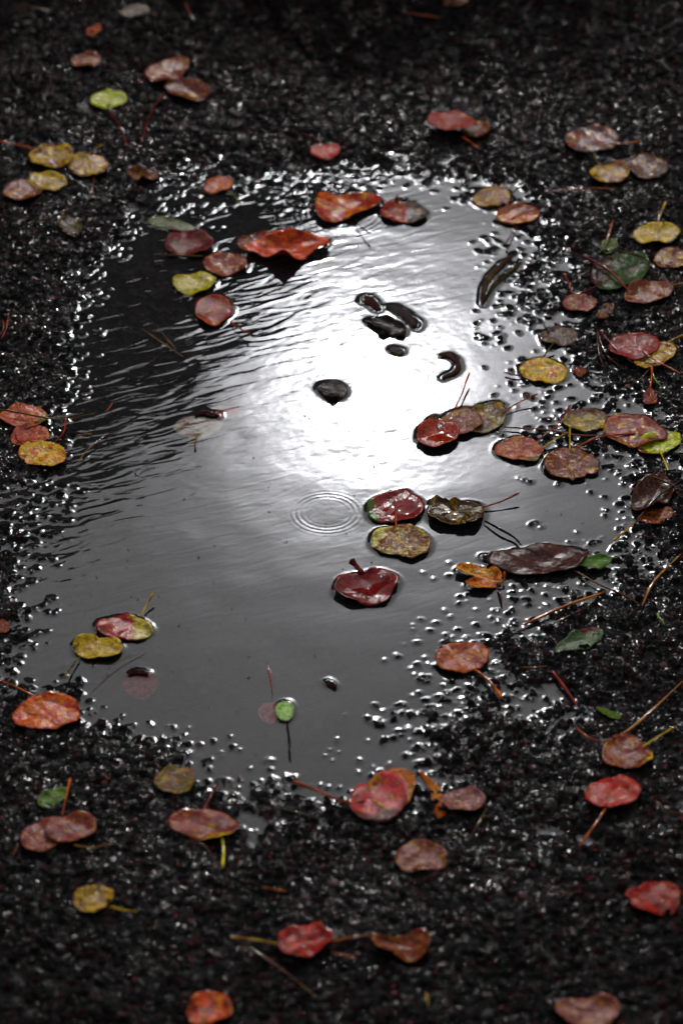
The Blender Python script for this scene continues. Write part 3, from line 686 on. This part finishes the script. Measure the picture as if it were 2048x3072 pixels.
    if 'pool' in o:
        px_, py_, pr = o['pool']
        dx = t.m('SUBTRACT', si.outputs[0], px_); dy = t.m('SUBTRACT', si.outputs[1], py_)
        rr = t.m('ADD', t.m('SQRT', t.m('ADD', t.m('MULTIPLY', dx, dx), t.m('MULTIPLY', dy, dy))), t.m('MULTIPLY', t.m('SUBTRACT', wr, .5), .8))
        pm = t.ramp(rr, pr, pr - .22)
        t.l(t.m('SUBTRACT', .75, t.m('MULTIPLY', pm, .73)), b2.inputs['Strength'])
        t.l(t.m('SUBTRACT', .14, t.m('MULTIPLY', pm, .12)), p.inputs['Coat Roughness'])
    t.l(b2.outputs[0], p.inputs['Coat Normal'])
    tl = t.n('ShaderNodeBsdfTranslucent'); t.l(c, tl.inputs[0])
    mx = t.n('ShaderNodeMixShader'); mx.inputs[0].default_value = .12
    t.l(p.outputs[0], mx.inputs[1]); t.l(tl.outputs[0], mx.inputs[2])
    t.l(mx.outputs[0], out.inputs[0])
    return m

stem_cache = {}
def stem_mat(c, name='stalk_surface'):
    key = tuple(round(v, 3) for v in c)
    if key in stem_cache: return stem_cache[key]
    m, t, out = new_mat(name)
    geo = t.n('ShaderNodeNewGeometry')
    n = t.n('ShaderNodeTexNoise', i_Scale=70., i_Detail=3.); t.l(geo.outputs['Position'], n.inputs['Vector'])
    cc = t.mix(t.ramp(n.outputs[0], .38, .62), tuple(min(.9, (v * 1.1) ** 1.15 * 1.5) for v in c), (c[0] * .6, c[1] * .35 + .004, c[2] * .35 + .003))
    p = t.n('ShaderNodeBsdfPrincipled', i_Roughness=.7)
    p.inputs['Coat Weight'].default_value = .3; p.inputs['Coat Roughness'].default_value = .08; p.inputs['Specular IOR Level'].default_value = .0
    t.l(cc, p.inputs['Base Color']); t.l(p.outputs[0], out.inputs[0])
    stem_cache[key] = m
    return m

def smooth_pts(P, n=6):
    P = np.asarray(P, float)
    if len(P) < 3:
        k = np.linspace(0, 1, n + 1)[:, None]
        return P[0] * (1 - k) + P[-1] * k
    Q = np.vstack([2 * P[0] - P[1], P, 2 * P[-1] - P[-2]])
    out = []
    for i in range(1, len(Q) - 2):
        for k in range(n):
            u = k / n
            out.append(.5 * ((2 * Q[i]) + (-Q[i-1] + Q[i+1]) * u + (2*Q[i-1] - 5*Q[i] + 4*Q[i+1] - Q[i+2]) * u*u + (-Q[i-1] + 3*Q[i] - 3*Q[i+1] + Q[i+2]) * u**3))
    out.append(P[-1])
    return np.array(out)

def tube(C, R, S=7):
    C = np.asarray(C); n = len(C)
    T = np.gradient(C, axis=0); T /= np.linalg.norm(T, axis=1)[:, None] + 1e-12
    upv = np.array([0, 0, 1.]); A = np.cross(T, upv); A /= np.linalg.norm(A, axis=1)[:, None] + 1e-9
    B = np.cross(A, T)
    co = []
    for i in range(n):
        for k in range(S):
            a = 2 * math.pi * k / S
            co.append(C[i] + R[i] * (math.cos(a) * A[i] + math.sin(a) * B[i]))
    q = []
    for i in range(n - 1):
        for k in range(S):
            q.append((i * S + k, i * S + (k + 1) % S, (i + 1) * S + (k + 1) % S, (i + 1) * S + k))
    co.append(C[0]); co.append(C[-1]); m = len(co)
    for k in range(S):
        q.append((m - 2, (k + 1) % S, k, k)) if False else None
    caps = []
    return co, [x for x in q if x]

def tube_mesh(name, pts_px, zs, radii, mat, S=7, n=6):
    P = smooth_pts([(x, y, z) for (x, y), z in zip(pts_px, zs)], n)
    C = np.array([(*ground(x, y, z), z) for x, y, z in P])
    R = np.interp(np.linspace(0, 1, len(C)), np.linspace(0, 1, len(radii)), radii)
    R = R.copy(); R[0] *= .5; R[-1] *= .45
    co, q = tube(C, R, S)
    return mesh_from(name, np.array(co), np.array(q), mat)

def base_at(px, py):
    x, y = ground(px, py)
    return float(bil(np.array([x]), np.array([y]))[0])
def rest_z(px, py):
    return max(.0020, base_at(px, py) + .0028)

# ------------------------------------------------------------------ build leaves
K = 10
for L in LEAVES:
    o = L['o']; ang, r = L['ang'], L['r']; M = len(ang); z0 = L['z']
    rd = random.Random(int(L['cx'] * 3 + L['cy'] * 5))
    size = .00030 * max(L['ext'])            # half length in metres, about
    curl = o.get('curl', .4)
    ph = rd.random() * 6.28; ph2 = rd.random() * 6.28
    cx, cy = L['cx'], L['cy']
    ox, oy = ground(cx, cy, z0)
    name = 'fallen_leaf'
    root = D.objects.new(name, None); COL.objects.link(root)
    root.empty_display_size = .02
    root.location = (ox, oy, z0)
    tag(root, L['label'], 'leaf', 'fallen leaves scattered in and around the puddle')
    ca_, sa_ = math.cos(L['td']), math.sin(L['td'])
    verts = []; loc = []; axc = []
    rad = np.array([0.] + [((k + 1) / K) ** .85 for k in range(K)])
    limit = .0004
    for k in range(K + 1):
        for j in range(M):
            px = cx + math.cos(ang[j]) * r[j] * rad[k]; py = cy + math.sin(ang[j]) * r[j] * rad[k]
            ix_, iy_ = (px - cx) / L['ext'][0], (py - cy) / L['ext'][1]
            s_ = ix_ * ca_ + iy_ * sa_; t_ = -ix_ * sa_ + iy_ * ca_
            x, y = ground(px, py, z0)
            rim = rad[k] ** 2.4
            if o.get('sub'): dz = .0004 * math.sin(3 * ix_ + ph)
            else:
                sgn = 1 if curl > 0 else -1
                ac = abs(curl)
                dz = size * ac * .21 * rim * (1 + .55 * math.cos(2 * ang[j] + ph) + .35 * math.cos(3 * ang[j] + ph2))
                if sgn > 0 and ac > .3:      # slightly domed leaves
                    dz += size * .025 * (1 - rad[k] ** 2)
                dz += size * .045 * (math.sin(4.2 * ix_ + ph2) * math.cos(3.7 * iy_ + ph)) * (.4 + rad[k])
                dz -= size * .012 * math.exp(-(t_ / .10) ** 2)
                dz = max(dz, -.0006)
            if L['afloat'] and o.get('lay', 0) == 0: dz += .0005 * (math.cos(ph2 * 2) * ix_ + math.sin(ph2 * 2) * iy_)
            verts.append((x, y, z0 + dz)); loc.append((ix_, iy_)); axc.append(((s_ + 1) / 2, t_))
    n = len(verts)
    V = np.array(verts); B = V.copy(); B[:, 2] -= .00035
    q = []
    for k in range(K):
        for j in range(M):
            a = k * M + j; b = k * M + (j + 1) % M
            q.append((a, a + M, b + M, b))
            q.append((n + a, n + b, n + b + M, n + a + M))
    for j in range(M):
        a = K * M + j; b = K * M + (j + 1) % M
        q.append((a, n + a, n + b, b))
    q = np.array(q)
    q = q[:, ::-1]
    m = leaf_mat(L)
    me = mesh_from('blade', np.vstack([V, B]), q, m)
    for nm, dat in (('local', loc), ('axis', axc)):
        uv = me.uv_layers.new(name=nm)
        dd = np.array(dat + dat, np.float32)
        uv.data.foreach_set('uv', dd[q.ravel()].ravel())
    blade = add_obj('blade', me, root)
    if 'st' in o:
        pts = o['st']; zt = z0 + .0012
        nP = len(pts)
        zs = [zt + (.0055 if not o.get('sub') else 0) * (i / (nP - 1)) ** 1.3 * (1 if L['afloat'] else .5) for i in range(nP)]
        if o.get('sub'): zs = [z0 + .0006 + .003 * i / (nP - 1) for i in range(nP)]
        rr = .00082 * o.get('sr', 1.0)
        sm = tube_mesh('stem', pts, zs, [rr * 1.1, rr * .85, rr * .9, rr * 1.6], stem_mat(o.get('sc', ORG)))
        add_obj('stem', sm, root)

# ------------------------------------------------------------------ curled strips
for (label, pts, wid, A, B, arch) in STRIPS:
    P = smooth_pts(pts, 6)
    Wd = np.interp(np.linspace(0, 1, len(P)), np.linspace(0, 1, len(wid)), wid) * np.array([random.uniform(.75, 1.0) for _ in P])
    T = np.gradient(P, axis=0); T /= np.linalg.norm(T, axis=1)[:, None]
    N = np.stack([-T[:, 1], T[:, 0]], 1)
    zb = max(FLOATZ - .0002, base_at(*pts[0]) + .0012)
    S = 9; co = []; loc = []
    for i in range(len(P)):
        for k in range(S):
            u = -1 + 2 * k / (S - 1)
            px, py = P[i] + N[i] * Wd[i] * u
            jig = (random.random() - .5) * .0004
            z = zb + arch * .0004 * (1 - u * u) ** .6 * (Wd[i] / max(wid)) + jig
            x, y = ground(px, py, z)
            co.append((x, y, z)); loc.append((u, 2 * i / len(P) - 1))
    n = len(co); V = np.array(co); Bv = V.copy(); Bv[:, 2] -= .0005
    q = []
    for i in range(len(P) - 1):
        for k in range(S - 1):
            a = i * S + k
            q.append((a, a + 1, a + S + 1, a + S)); q.append((n + a, n + a + S, n + a + S + 1, n + a + 1))
    for i in range(len(P) - 1):
        for k in (0, S - 1):
            a = i * S + k
            q.append((a, a + S, n + a + S, n + a))
    q = np.array(q)
    L = dict(cx=pts[0][0], cy=pts[0][1], A=A, B=B, mix=.4, o=dict(spots=.4, dry=1, warm=.15 if max(A) > .1 else 0))
    me = mesh_from('curled_leaf', np.vstack([V, Bv]), q, leaf_mat(L))
    for nm in ('local', 'axis'):
        uv = me.uv_layers.new(name=nm)
        uv.data.foreach_set('uv', np.array(loc + loc, np.float32)[q.ravel()].ravel())
    o = D.objects.new('curled_leaf', me); COL.objects.link(o)
    cen = V.mean(0); me.transform(__import__('mathutils').Matrix.Translation(-Vector(cen))); o.location = cen
    tag(o, label, 'leaf')

# ------------------------------------------------------------------ needles and twigs
NEEDLE = (.30, .085, .02); DNEED = (.10, .02, .012); YNEED = (.30, .2, .03); GNEED = (.2, .3, .03); BROWN = (.13, .05, .02)
NEEDLES = [
 ('long orange needle lying level behind the far right shore', [(1631, 577), (1740, 566), (1850, 566)], .8, NEEDLE),
 ('thick orange split needle pointing up right at the lower right shore', [(1566, 1876), (1690, 1820), (1824, 1772)], 1.5, (.42, .16, .03)),
 ('curved golden brown needle rising to the right edge of the photo', [(1925, 1817), (1960, 1745), (2043, 1660)], 1.3, (.33, .16, .03)),
 ('thin dark needle running from the long serrated leaf to lower right', [(1706, 1703), (1800, 1755), (1880, 1790), (1922, 1818)], .8, BROWN),
 ('long curved golden needle above the pinkish leaf at the right edge', [(1806, 2226), (1870, 2200), (1950, 2135), (2048, 2042)], 1.2, (.30, .14, .03)),
 ('dark red stick pointing down right on the lower right gravel', [(1654, 2012), (1690, 2060), (1730, 2117)], 1.6, (.22, .03, .015)),
 ('thin red brown needle ending left of the long curved golden needle', [(1722, 2178), (1760, 2210), (1805, 2226)], .8, NEEDLE),
 ('pair of brown needles lying level from the salmon leaf to the big red leaf', [(1507, 1281), (1640, 1290), (1740, 1306), (1840, 1303)], .9, (.2, .08, .05)),
 ('left needle of the dark bunch between golden and brick red leaves', [(1789, 990), (1795, 1060), (1816, 1112)], .8, DNEED),
 ('middle needle of the dark bunch between golden and brick red leaves', [(1789, 990), (1815, 1060), (1858, 1100)], .8, DNEED),
 ('right needle of the dark bunch, lying across the brick red leaf', [(1798, 992), (1850, 1050), (1898, 1090)], .9, (.16, .03, .02)),
 ('green needle curving down right above the triangular red leaf', [(1953, 1100), (1962, 1135), (1992, 1170)], .6, GNEED),
 ('brown needle slanting left above the triangular red leaf', [(1950, 1102), (1920, 1135), (1872, 1165)], .6, BROWN),
 ('dark stalk drooping from the olive leaf into the puddle', [(1452, 1562), (1500, 1588), (1540, 1612), (1563, 1636)], 1.2, BLK),
 ('short twig end floating left of the golden leaf', [(1512, 1117), (1540, 1124), (1570, 1128)], 1.0, (.2, .06, .05)),
 ('brown needle standing across the torn green scrap', [(1838, 658), (1826, 700), (1812, 740)], 1.1, NEEDLE),
 ('dark red stalk crossing the ribbed green leaf', [(1740, 765), (1810, 800), (1860, 845), (1882, 870)], 1.2, (.18, .03, .018)),
 ('brown needle right of the torn green scrap, above the ribbed leaf', [(1845, 750), (1890, 760), (1935, 772)], .7, BROWN),
 ('yellow green needle lying over the middle of the left leaf trio', [(0, 1228), (70, 1240), (140, 1254), (200, 1260)], .8, OLV),
 ('short red and yellow stalk pointing right from the left shore', [(228, 1308), (255, 1303), (276, 1301)], .7, YNEED),
 ('long thin tan needle rising right from the left shore', [(228, 1400), (262, 1350), (327, 1297)], .5, (.25, .14, .06)),
 ('thin bent needle with a brown tip at the left shore', [(318, 1235), (330, 1222), (338, 1208)], .8, (.3, .08, .05)),
 ('tan needle pair floating in the dark left water, right one', [(425, 985), (490, 1030), (550, 1070)], .7, (.22, .13, .06)),
 ('short crossing needle on the tan pair in the dark left water', [(470, 975), (500, 1015), (528, 1045)], .5, (.2, .12, .07)),
 ('reddish needle bunch at the left edge, front one', [(28, 942), (20, 985), (4, 1018)], .9, (.25, .07, .04)),
 ('reddish needle bunch at the left edge, rear one', [(10, 960), (12, 985), (2, 1005)], .9, (.22, .06, .04)),
 ('red needle standing in the grey water above the sunk pink leaf', [(803, 1985), (812, 2030), (818, 2085)], .5, (.35, .08, .05)),
 ('long pale thin needle in the lower left water', [(440, 1945), (350, 1990), (262, 2075)], .4, (.20, .15, .12)),
 ('dark green grass blade lying in the near shore water', [(835, 2425), (900, 2440), (960, 2458)], 1.0, (.05, .07, .03)),
 ('thin brown needle running down right on the near asphalt', [(715, 2820), (820, 2890), (950, 2990)], .8, (.14, .08, .03)),
 ('orange needle pointing right from the glossy red leaf', [(985, 2826), (1060, 2812), (1145, 2804)], 1.1, NEEDLE),
 ('short brown needle just below the orange needle of the glossy red leaf', [(992, 2858), (1030, 2866), (1075, 2871)], .9, NEEDLE),
 ('short orange needle in the small water channel at the bottom', [(785, 2662), (820, 2668), (858, 2674)], .9, NEEDLE),
 ('dark red stalk rising from the red leaf with the yellow rim', [(611, 2432), (632, 2390), (660, 2345)], 1.2, (.18, .04, .02)),
 ('yellow brown stalk trailing right from the twin pinkish leaves', [(222, 2535), (280, 2543), (345, 2528)], .8, YNEED),
 ('thin brown stalk left below the twin pinkish leaves', [(55, 2530), (48, 2550), (38, 2570)], .7, BROWN),
 ('dark brown needle in the gravel right of the near shore leaves', [(1460, 2425), (1435, 2470), (1408, 2515)], .9, (.10, .06, .02)),
 ('thin brown needle at right of the red leaf on the lower right', [(1960, 2400), (2000, 2430), (2048, 2442)], .7, BROWN),
 ('tiny yellow needle on the dark asphalt near the bottom right', [(1276, 2978), (1282, 2998), (1284, 3018)], .8, YNEED),
 ('short green grass bit on the gravel left of the curved golden needle', [(1968, 1842), (1980, 1858), (1993, 1875)], .8, GNEED),
 ('brown needle lying level at the lower right asphalt', [(1648, 2676), (1700, 2678), (1745, 2674)], .8, BROWN),
 ('brown stalk hanging from the four leaf cluster at upper left', [(284, 530), (276, 570), (262, 605)], .8, DNEED),
 ('brown twig slanting across the gravel left of the puddle', [(110, 668), (180, 640), (250, 612)], .9, BROWN),
 ('thin brown needle at the top left corner', [(40, 12), (100, 22), (165, 34)], .9, BROWN),
 ('reddish stalk near the top edge left of the crack', [(555, 5), (567, 35), (585, 66)], .9, (.2, .06, .04)),
 ('orange brown needle near the top edge right of the crack', [(1215, 38), (1270, 46), (1320, 52)], .9, NEEDLE),
 ('dark thorny twig bit right of the ring of needles', [(1515, 676), (1560, 640), (1650, 618)], .7, DNEED),
 ('brown stick across the wet gravel below the long serrated leaf', [(1560, 2002), (1600, 2004), (1640, 1998)], 1.1, (.12, .05, .02)),
 ('yellow green stalk at the top of the crumpled brown leaf', [(1912, 1444), (1925, 1436), (1940, 1428)], .8, GNEED),
 ('dark needle over the crumpled leaf at the right edge, upper one', [(1895, 1420), (1960, 1432), (2046, 1470)], .9, (.07, .04, .03)),
 ('dark needle over the crumpled leaf at the right edge, lower one', [(1900, 1575), (1960, 1500), (2040, 1440)], 1.0, (.06, .035, .025)),
 ('wet brown needle beside the bright golden needle on the gravel', [(1640, 1880), (1700, 1850), (1760, 1822)], .8, (.12, .04, .02)),
 ('thin stalk trailing from the folded orange and yellow leaf', [(1492, 1762), (1500, 1785), (1506, 1812)], 1.0, DNEED),
 ('thin light needle lying left of the near red leaf stalk', [(560, 2520), (610, 2535), (645, 2580)], .6, BROWN),
]
for (label, pts, rr, c) in NEEDLES:
    zs = []
    for i, (x, y) in enumerate(pts):
        zs.append(rest_z(x, y) + .0006 + (.0016 if 0 < i < len(pts) - 1 else 0) * random.random())
    if 'crossing the ribbed' in label or 'across the' in label or 'over the' in label: zs = [z + .003 for z in zs]
    me = tube_mesh('pine_needle', pts, zs, [rr * .0008, rr * .00098, rr * .0009, rr * .0005], stem_mat(c), n=7)
    nm = 'twig' if ('stick' in label or 'twig' in label) else 'grass_blade' if 'grass' in label else 'leaf_stalk' if 'stalk' in label else 'pine_needle'
    o = D.objects.new(nm, me); COL.objects.link(o)
    cen = np.array([(*ground(*pts[1], zs[1]), zs[1])])[0]
    me.transform(__import__('mathutils').Matrix.Translation(-Vector(cen))); o.location = cen
    tag(o, label, nm.replace('_', ' '), 'needles and stalks lying about the puddle')

# ------------------------------------------------------------------ specks and crumbs
def crumbs(name, n, inwater, mat, smin, smax):
    co = []; q = []
    k = 0
    while k < n:
        px = random.uniform(0, W); py = random.uniform(0, H)
        b = base_at(px, py)
        if inwater and b > -.0035: continue
        if (not inwater) and b < -.002: continue
        k += 1
        z = .0004 if inwater else b + random.uniform(.0008, .0026)
        x, y = ground(px, py, z)
        a = random.random() * 6.28; s1 = random.uniform(smin, smax); s2 = s1 * random.uniform(.3, .8)
        i0 = len(co)
        for j in range(6):
            th = 2 * math.pi * j / 6; f = random.uniform(.7, 1.2)
            u, v = math.cos(th) * s1 * f, math.sin(th) * s2 * f
            co.append((x + u * math.cos(a) - v * math.sin(a), y + u * math.sin(a) + v * math.cos(a), z + random.uniform(-.2, .5) * s1))
        q.append((i0, i0 + 1, i0 + 2, i0 + 3)); q.append((i0, i0 + 3, i0 + 4, i0 + 5))
    return mesh_from(name, np.array(co), np.array(q), mat, smooth=False)
o = add_obj('plant_crumbs', crumbs('plant_crumbs', 150, True, stem_mat((.05, .03, .025)), .0004, .0013)); tag(o, 'tiny dark specks of plant matter floating on the puddle', 'debris', kind='stuff')
o = add_obj('leaf_crumbs', crumbs('leaf_crumbs', 320, False, stem_mat((.10, .022, .018)), .0010, .0034)); tag(o, 'reddish crumbs of broken leaves lodged between the stones', 'debris', kind='stuff')

# ------------------------------------------------------------------ trees mirrored in the water
mL, t, out = new_mat('dark_foliage')
p = t.n('ShaderNodeBsdfPrincipled', i_Roughness=.6); p.inputs['Base Color'].default_value = (.03, .035, .02, 1); t.l(p.outputs[0], out.inputs[0])
mT, t, out = new_mat('bark')
p = t.n('ShaderNodeBsdfPrincipled', i_Roughness=.8); p.inputs['Base Color'].default_value = (.04, .03, .025, 1); t.l(p.outputs[0], out.inputs[0])
def leafcloud(name, cen, rad, n, size, seed, top=None):
    r = np.random.default_rng(seed)
    P = []
    while len(P) < n:
        v = r.uniform(-1, 1, 3)
        if np.linalg.norm(v) > 1: continue
        if top: v[:2] *= (1 - (v[2] + 1) / 2) ** .8 + .03
        P.append(cen + v * rad)
    P = np.array(P)
    u = r.normal(size=(n, 3)); u /= np.linalg.norm(u, axis=1)[:, None]
    w = np.cross(u, r.normal(size=(n, 3))); w /= np.linalg.norm(w, axis=1)[:, None]
    s = size * r.uniform(.5, 1.3, (n, 1))
    co = np.stack([P - u * s, P + w * s * .5, P + u * s, P - w * s * .5], 1).reshape(-1, 3)
    q = np.arange(4 * n).reshape(-1, 4)
    return mesh_from(name, co, q, mL, smooth=False)
def tree(label, x, y, hgt, rx, crown_z, rz, n, size, seed, top=None):
    root = D.objects.new('tree', None); COL.objects.link(root); root.location = (x, y, 0)
    tag(root, label, 'tree', 'trees standing beyond the road')
    C = np.array([(x + .1 * math.sin(k), y + .1 * math.cos(k * 2), hgt * k / 6) for k in range(7)])
    co, q = tube(C, np.linspace(.28, .06, 7), 10)
    add_obj('trunk', mesh_from('trunk', np.array(co), np.array(q), mT), root)
    add_obj('crown', leafcloud('crown', np.array([x, y, crown_z]), np.array([rx, rx, rz]), n, size, seed, top), root)
tree('broad dark tree beyond the road, mirrored at the far left of the puddle', -2.55, 14, 7.6, 2.6, 5.1, 2.7, 9000, .20, 3)
tree('narrow pointed tree beyond the road, mirrored as a dark spire', -.86, 13.5, 7.2, .40, 5.0, 2.35, 2000, .10, 4, True)
tree('lower spreading tree beyond the road, mirrored at the far middle of the puddle', -.75, 14.5, 6.0, 1.3, 5.1, 1.35, 5000, .15, 5)
r = np.random.default_rng(9)
n = 16000
azi = r.uniform(-75, 75, n) * math.pi / 180; dist = r.uniform(16, 18, n)
topz = 6.1 + .5 * np.sin(azi * 9) + .3 * np.sin(azi * 23 + 1)
P = np.stack([np.sin(azi) * dist, np.cos(azi) * dist, topz * r.random(n) ** .8], 1)
u = r.normal(size=(n, 3)); u /= np.linalg.norm(u, axis=1)[:, None]
w = np.cross(u, r.normal(size=(n, 3))); w /= np.linalg.norm(w, axis=1)[:, None]
s = .45 * r.uniform(.5, 1.3, (n, 1))
wood = add_obj('wood', mesh_from('wood', np.stack([P - u * s, P + w * s * .6, P + u * s, P - w * s * .6], 1).reshape(-1, 3), np.arange(4 * n).reshape(-1, 4), mL, smooth=False))
tag(wood, 'dark far wood standing along the far side of the road', 'wood', kind='stuff')

# added leaf screen past the far frame edge, unseen, to shade the far asphalt
r = np.random.default_rng(31)
n = 7000
hx = r.uniform(-1.5, 1.5, n); top = .31 + .10 * np.sin(hx * 9 + 1) + .05 * np.sin(hx * 31)
P = np.stack([hx, r.uniform(3.92, 4.12, n), top * r.random(n) ** .75], 1)
u = r.normal(size=(n, 3)); u /= np.linalg.norm(u, axis=1)[:, None]
w = np.cross(u, r.normal(size=(n, 3))); w /= np.linalg.norm(w, axis=1)[:, None]
s = .016 * r.uniform(.6, 1.3, (n, 1))
screen_root = D.objects.new('shade_screen', None); COL.objects.link(screen_root); screen_root.location = (0, 4.02, 0)
tag(screen_root, 'added low leafy shade screen, unseen, just beyond the far asphalt', 'shade_screen')
add_obj('shade_leaves', mesh_from('shade_leaves', np.stack([P - u * s, P + w * s * .6, P + u * s, P - w * s * .6], 1).reshape(-1, 3), np.arange(4 * n).reshape(-1, 4), mL, smooth=False), screen_root)

# ------------------------------------------------------------------ light
SE = math.radians(33.0)
SAZ = math.radians(.62)          # from +Y towards +X
sd = Vector((math.sin(SAZ) * math.cos(SE), math.cos(SAZ) * math.cos(SE), math.sin(SE)))
sun = D.lights.new('sun', 'SUN'); sun.energy = 4.5; sun.angle = math.radians(.53); sun.color = (1, .96, .9)
so = D.objects.new('sun', sun); COL.objects.link(so)
so.rotation_euler = sd.to_track_quat('Z', 'Y').to_euler()

w = D.worlds.new('World'); scn.world = w; w.use_nodes = True
w.node_tree.nodes.clear()
t = NT(w.node_tree)
wo = t.n('ShaderNodeOutputWorld'); bg = t.n('ShaderNodeBackground'); bg.inputs[1].default_value = .15
sky = t.n('ShaderNodeTexSky', sky_type='NISHITA', sun_disc=False, sun_elevation=SE, sun_rotation=SAZ, air_density=1.0, dust_density=4.0)
hs = t.n('ShaderNodeHueSaturation'); hs.inputs['Saturation'].default_value = .07; hs.inputs['Value'].default_value = .3
t.l(sky.outputs[0], hs.inputs['Color'])
tc = t.n('ShaderNodeTexCoord')
dt = t.n('ShaderNodeVectorMath', operation='DOT_PRODUCT'); t.l(tc.outputs['Generated'], dt.inputs[0]); dt.inputs[1].default_value = sd
th = t.m('MULTIPLY', t.m('ARCCOSINE', t.m('MINIMUM', dt.outputs['Value'], 1.0)), 180 / math.pi)
cn = t.n('ShaderNodeTexNoise', i_Scale=14., i_Detail=5.); t.l(tc.outputs['Generated'], cn.inputs['Vector'])
cl = t.m('ADD', .65, t.m('MULTIPLY', cn.outputs[0], .7))
thn = t.m('MULTIPLY', th, t.m('ADD', .78, t.m('MULTIPLY', cn.outputs[0], .44)))
aur = t.m('MULTIPLY', t.m('EXPONENT', t.m('DIVIDE', t.m('MAXIMUM', t.m('SUBTRACT', thn, .35), 0), -.74)), 1700.)
wide = t.m('MULTIPLY', t.m('EXPONENT', t.m('DIVIDE', th, -19.)), 21.)
far_ = t.m('MULTIPLY', cl, t.m('SUBTRACT', 7.6, t.m('MULTIPLY', t.ramp(th, 15., 90.), 5.0)))
tot = t.m('ADD', t.m('ADD', aur, t.m('MULTIPLY', wide, cl)), far_)
cc = t.n('ShaderNodeCombineColor')
for i, k in enumerate((.985, .985, 1.035)): t.l(t.m('MULTIPLY', tot, k), cc.inputs[i])
ad = t.n('ShaderNodeMix', data_type='RGBA', blend_type='ADD'); ad.inputs[0].default_value = 1
t.l(hs.outputs[0], ad.inputs[6]); t.l(cc.outputs[0], ad.inputs[7])
t.l(ad.outputs[2], bg.inputs[0]); t.l(bg.outputs[0], wo.inputs[0])
w.cycles.sampling_method = 'MANUAL'; w.cycles.sample_map_resolution = 2048

scn.view_settings.view_transform = 'Standard'
scn.view_settings.look = 'None'
scn.view_settings.exposure = -1.5
scn.view_settings.gamma = 1
scn.render.engine = 'CYCLES'
scn.cycles.use_denoising = True
scn.cycles.max_bounces = 6
scn.cycles.transparent_max_bounces = 12
scn.cycles.sample_clamp_direct = 150
scn.cycles.sample_clamp_indirect = 12
scn.cycles.caustics_reflective = False
scn.cycles.use_adaptive_sampling = False
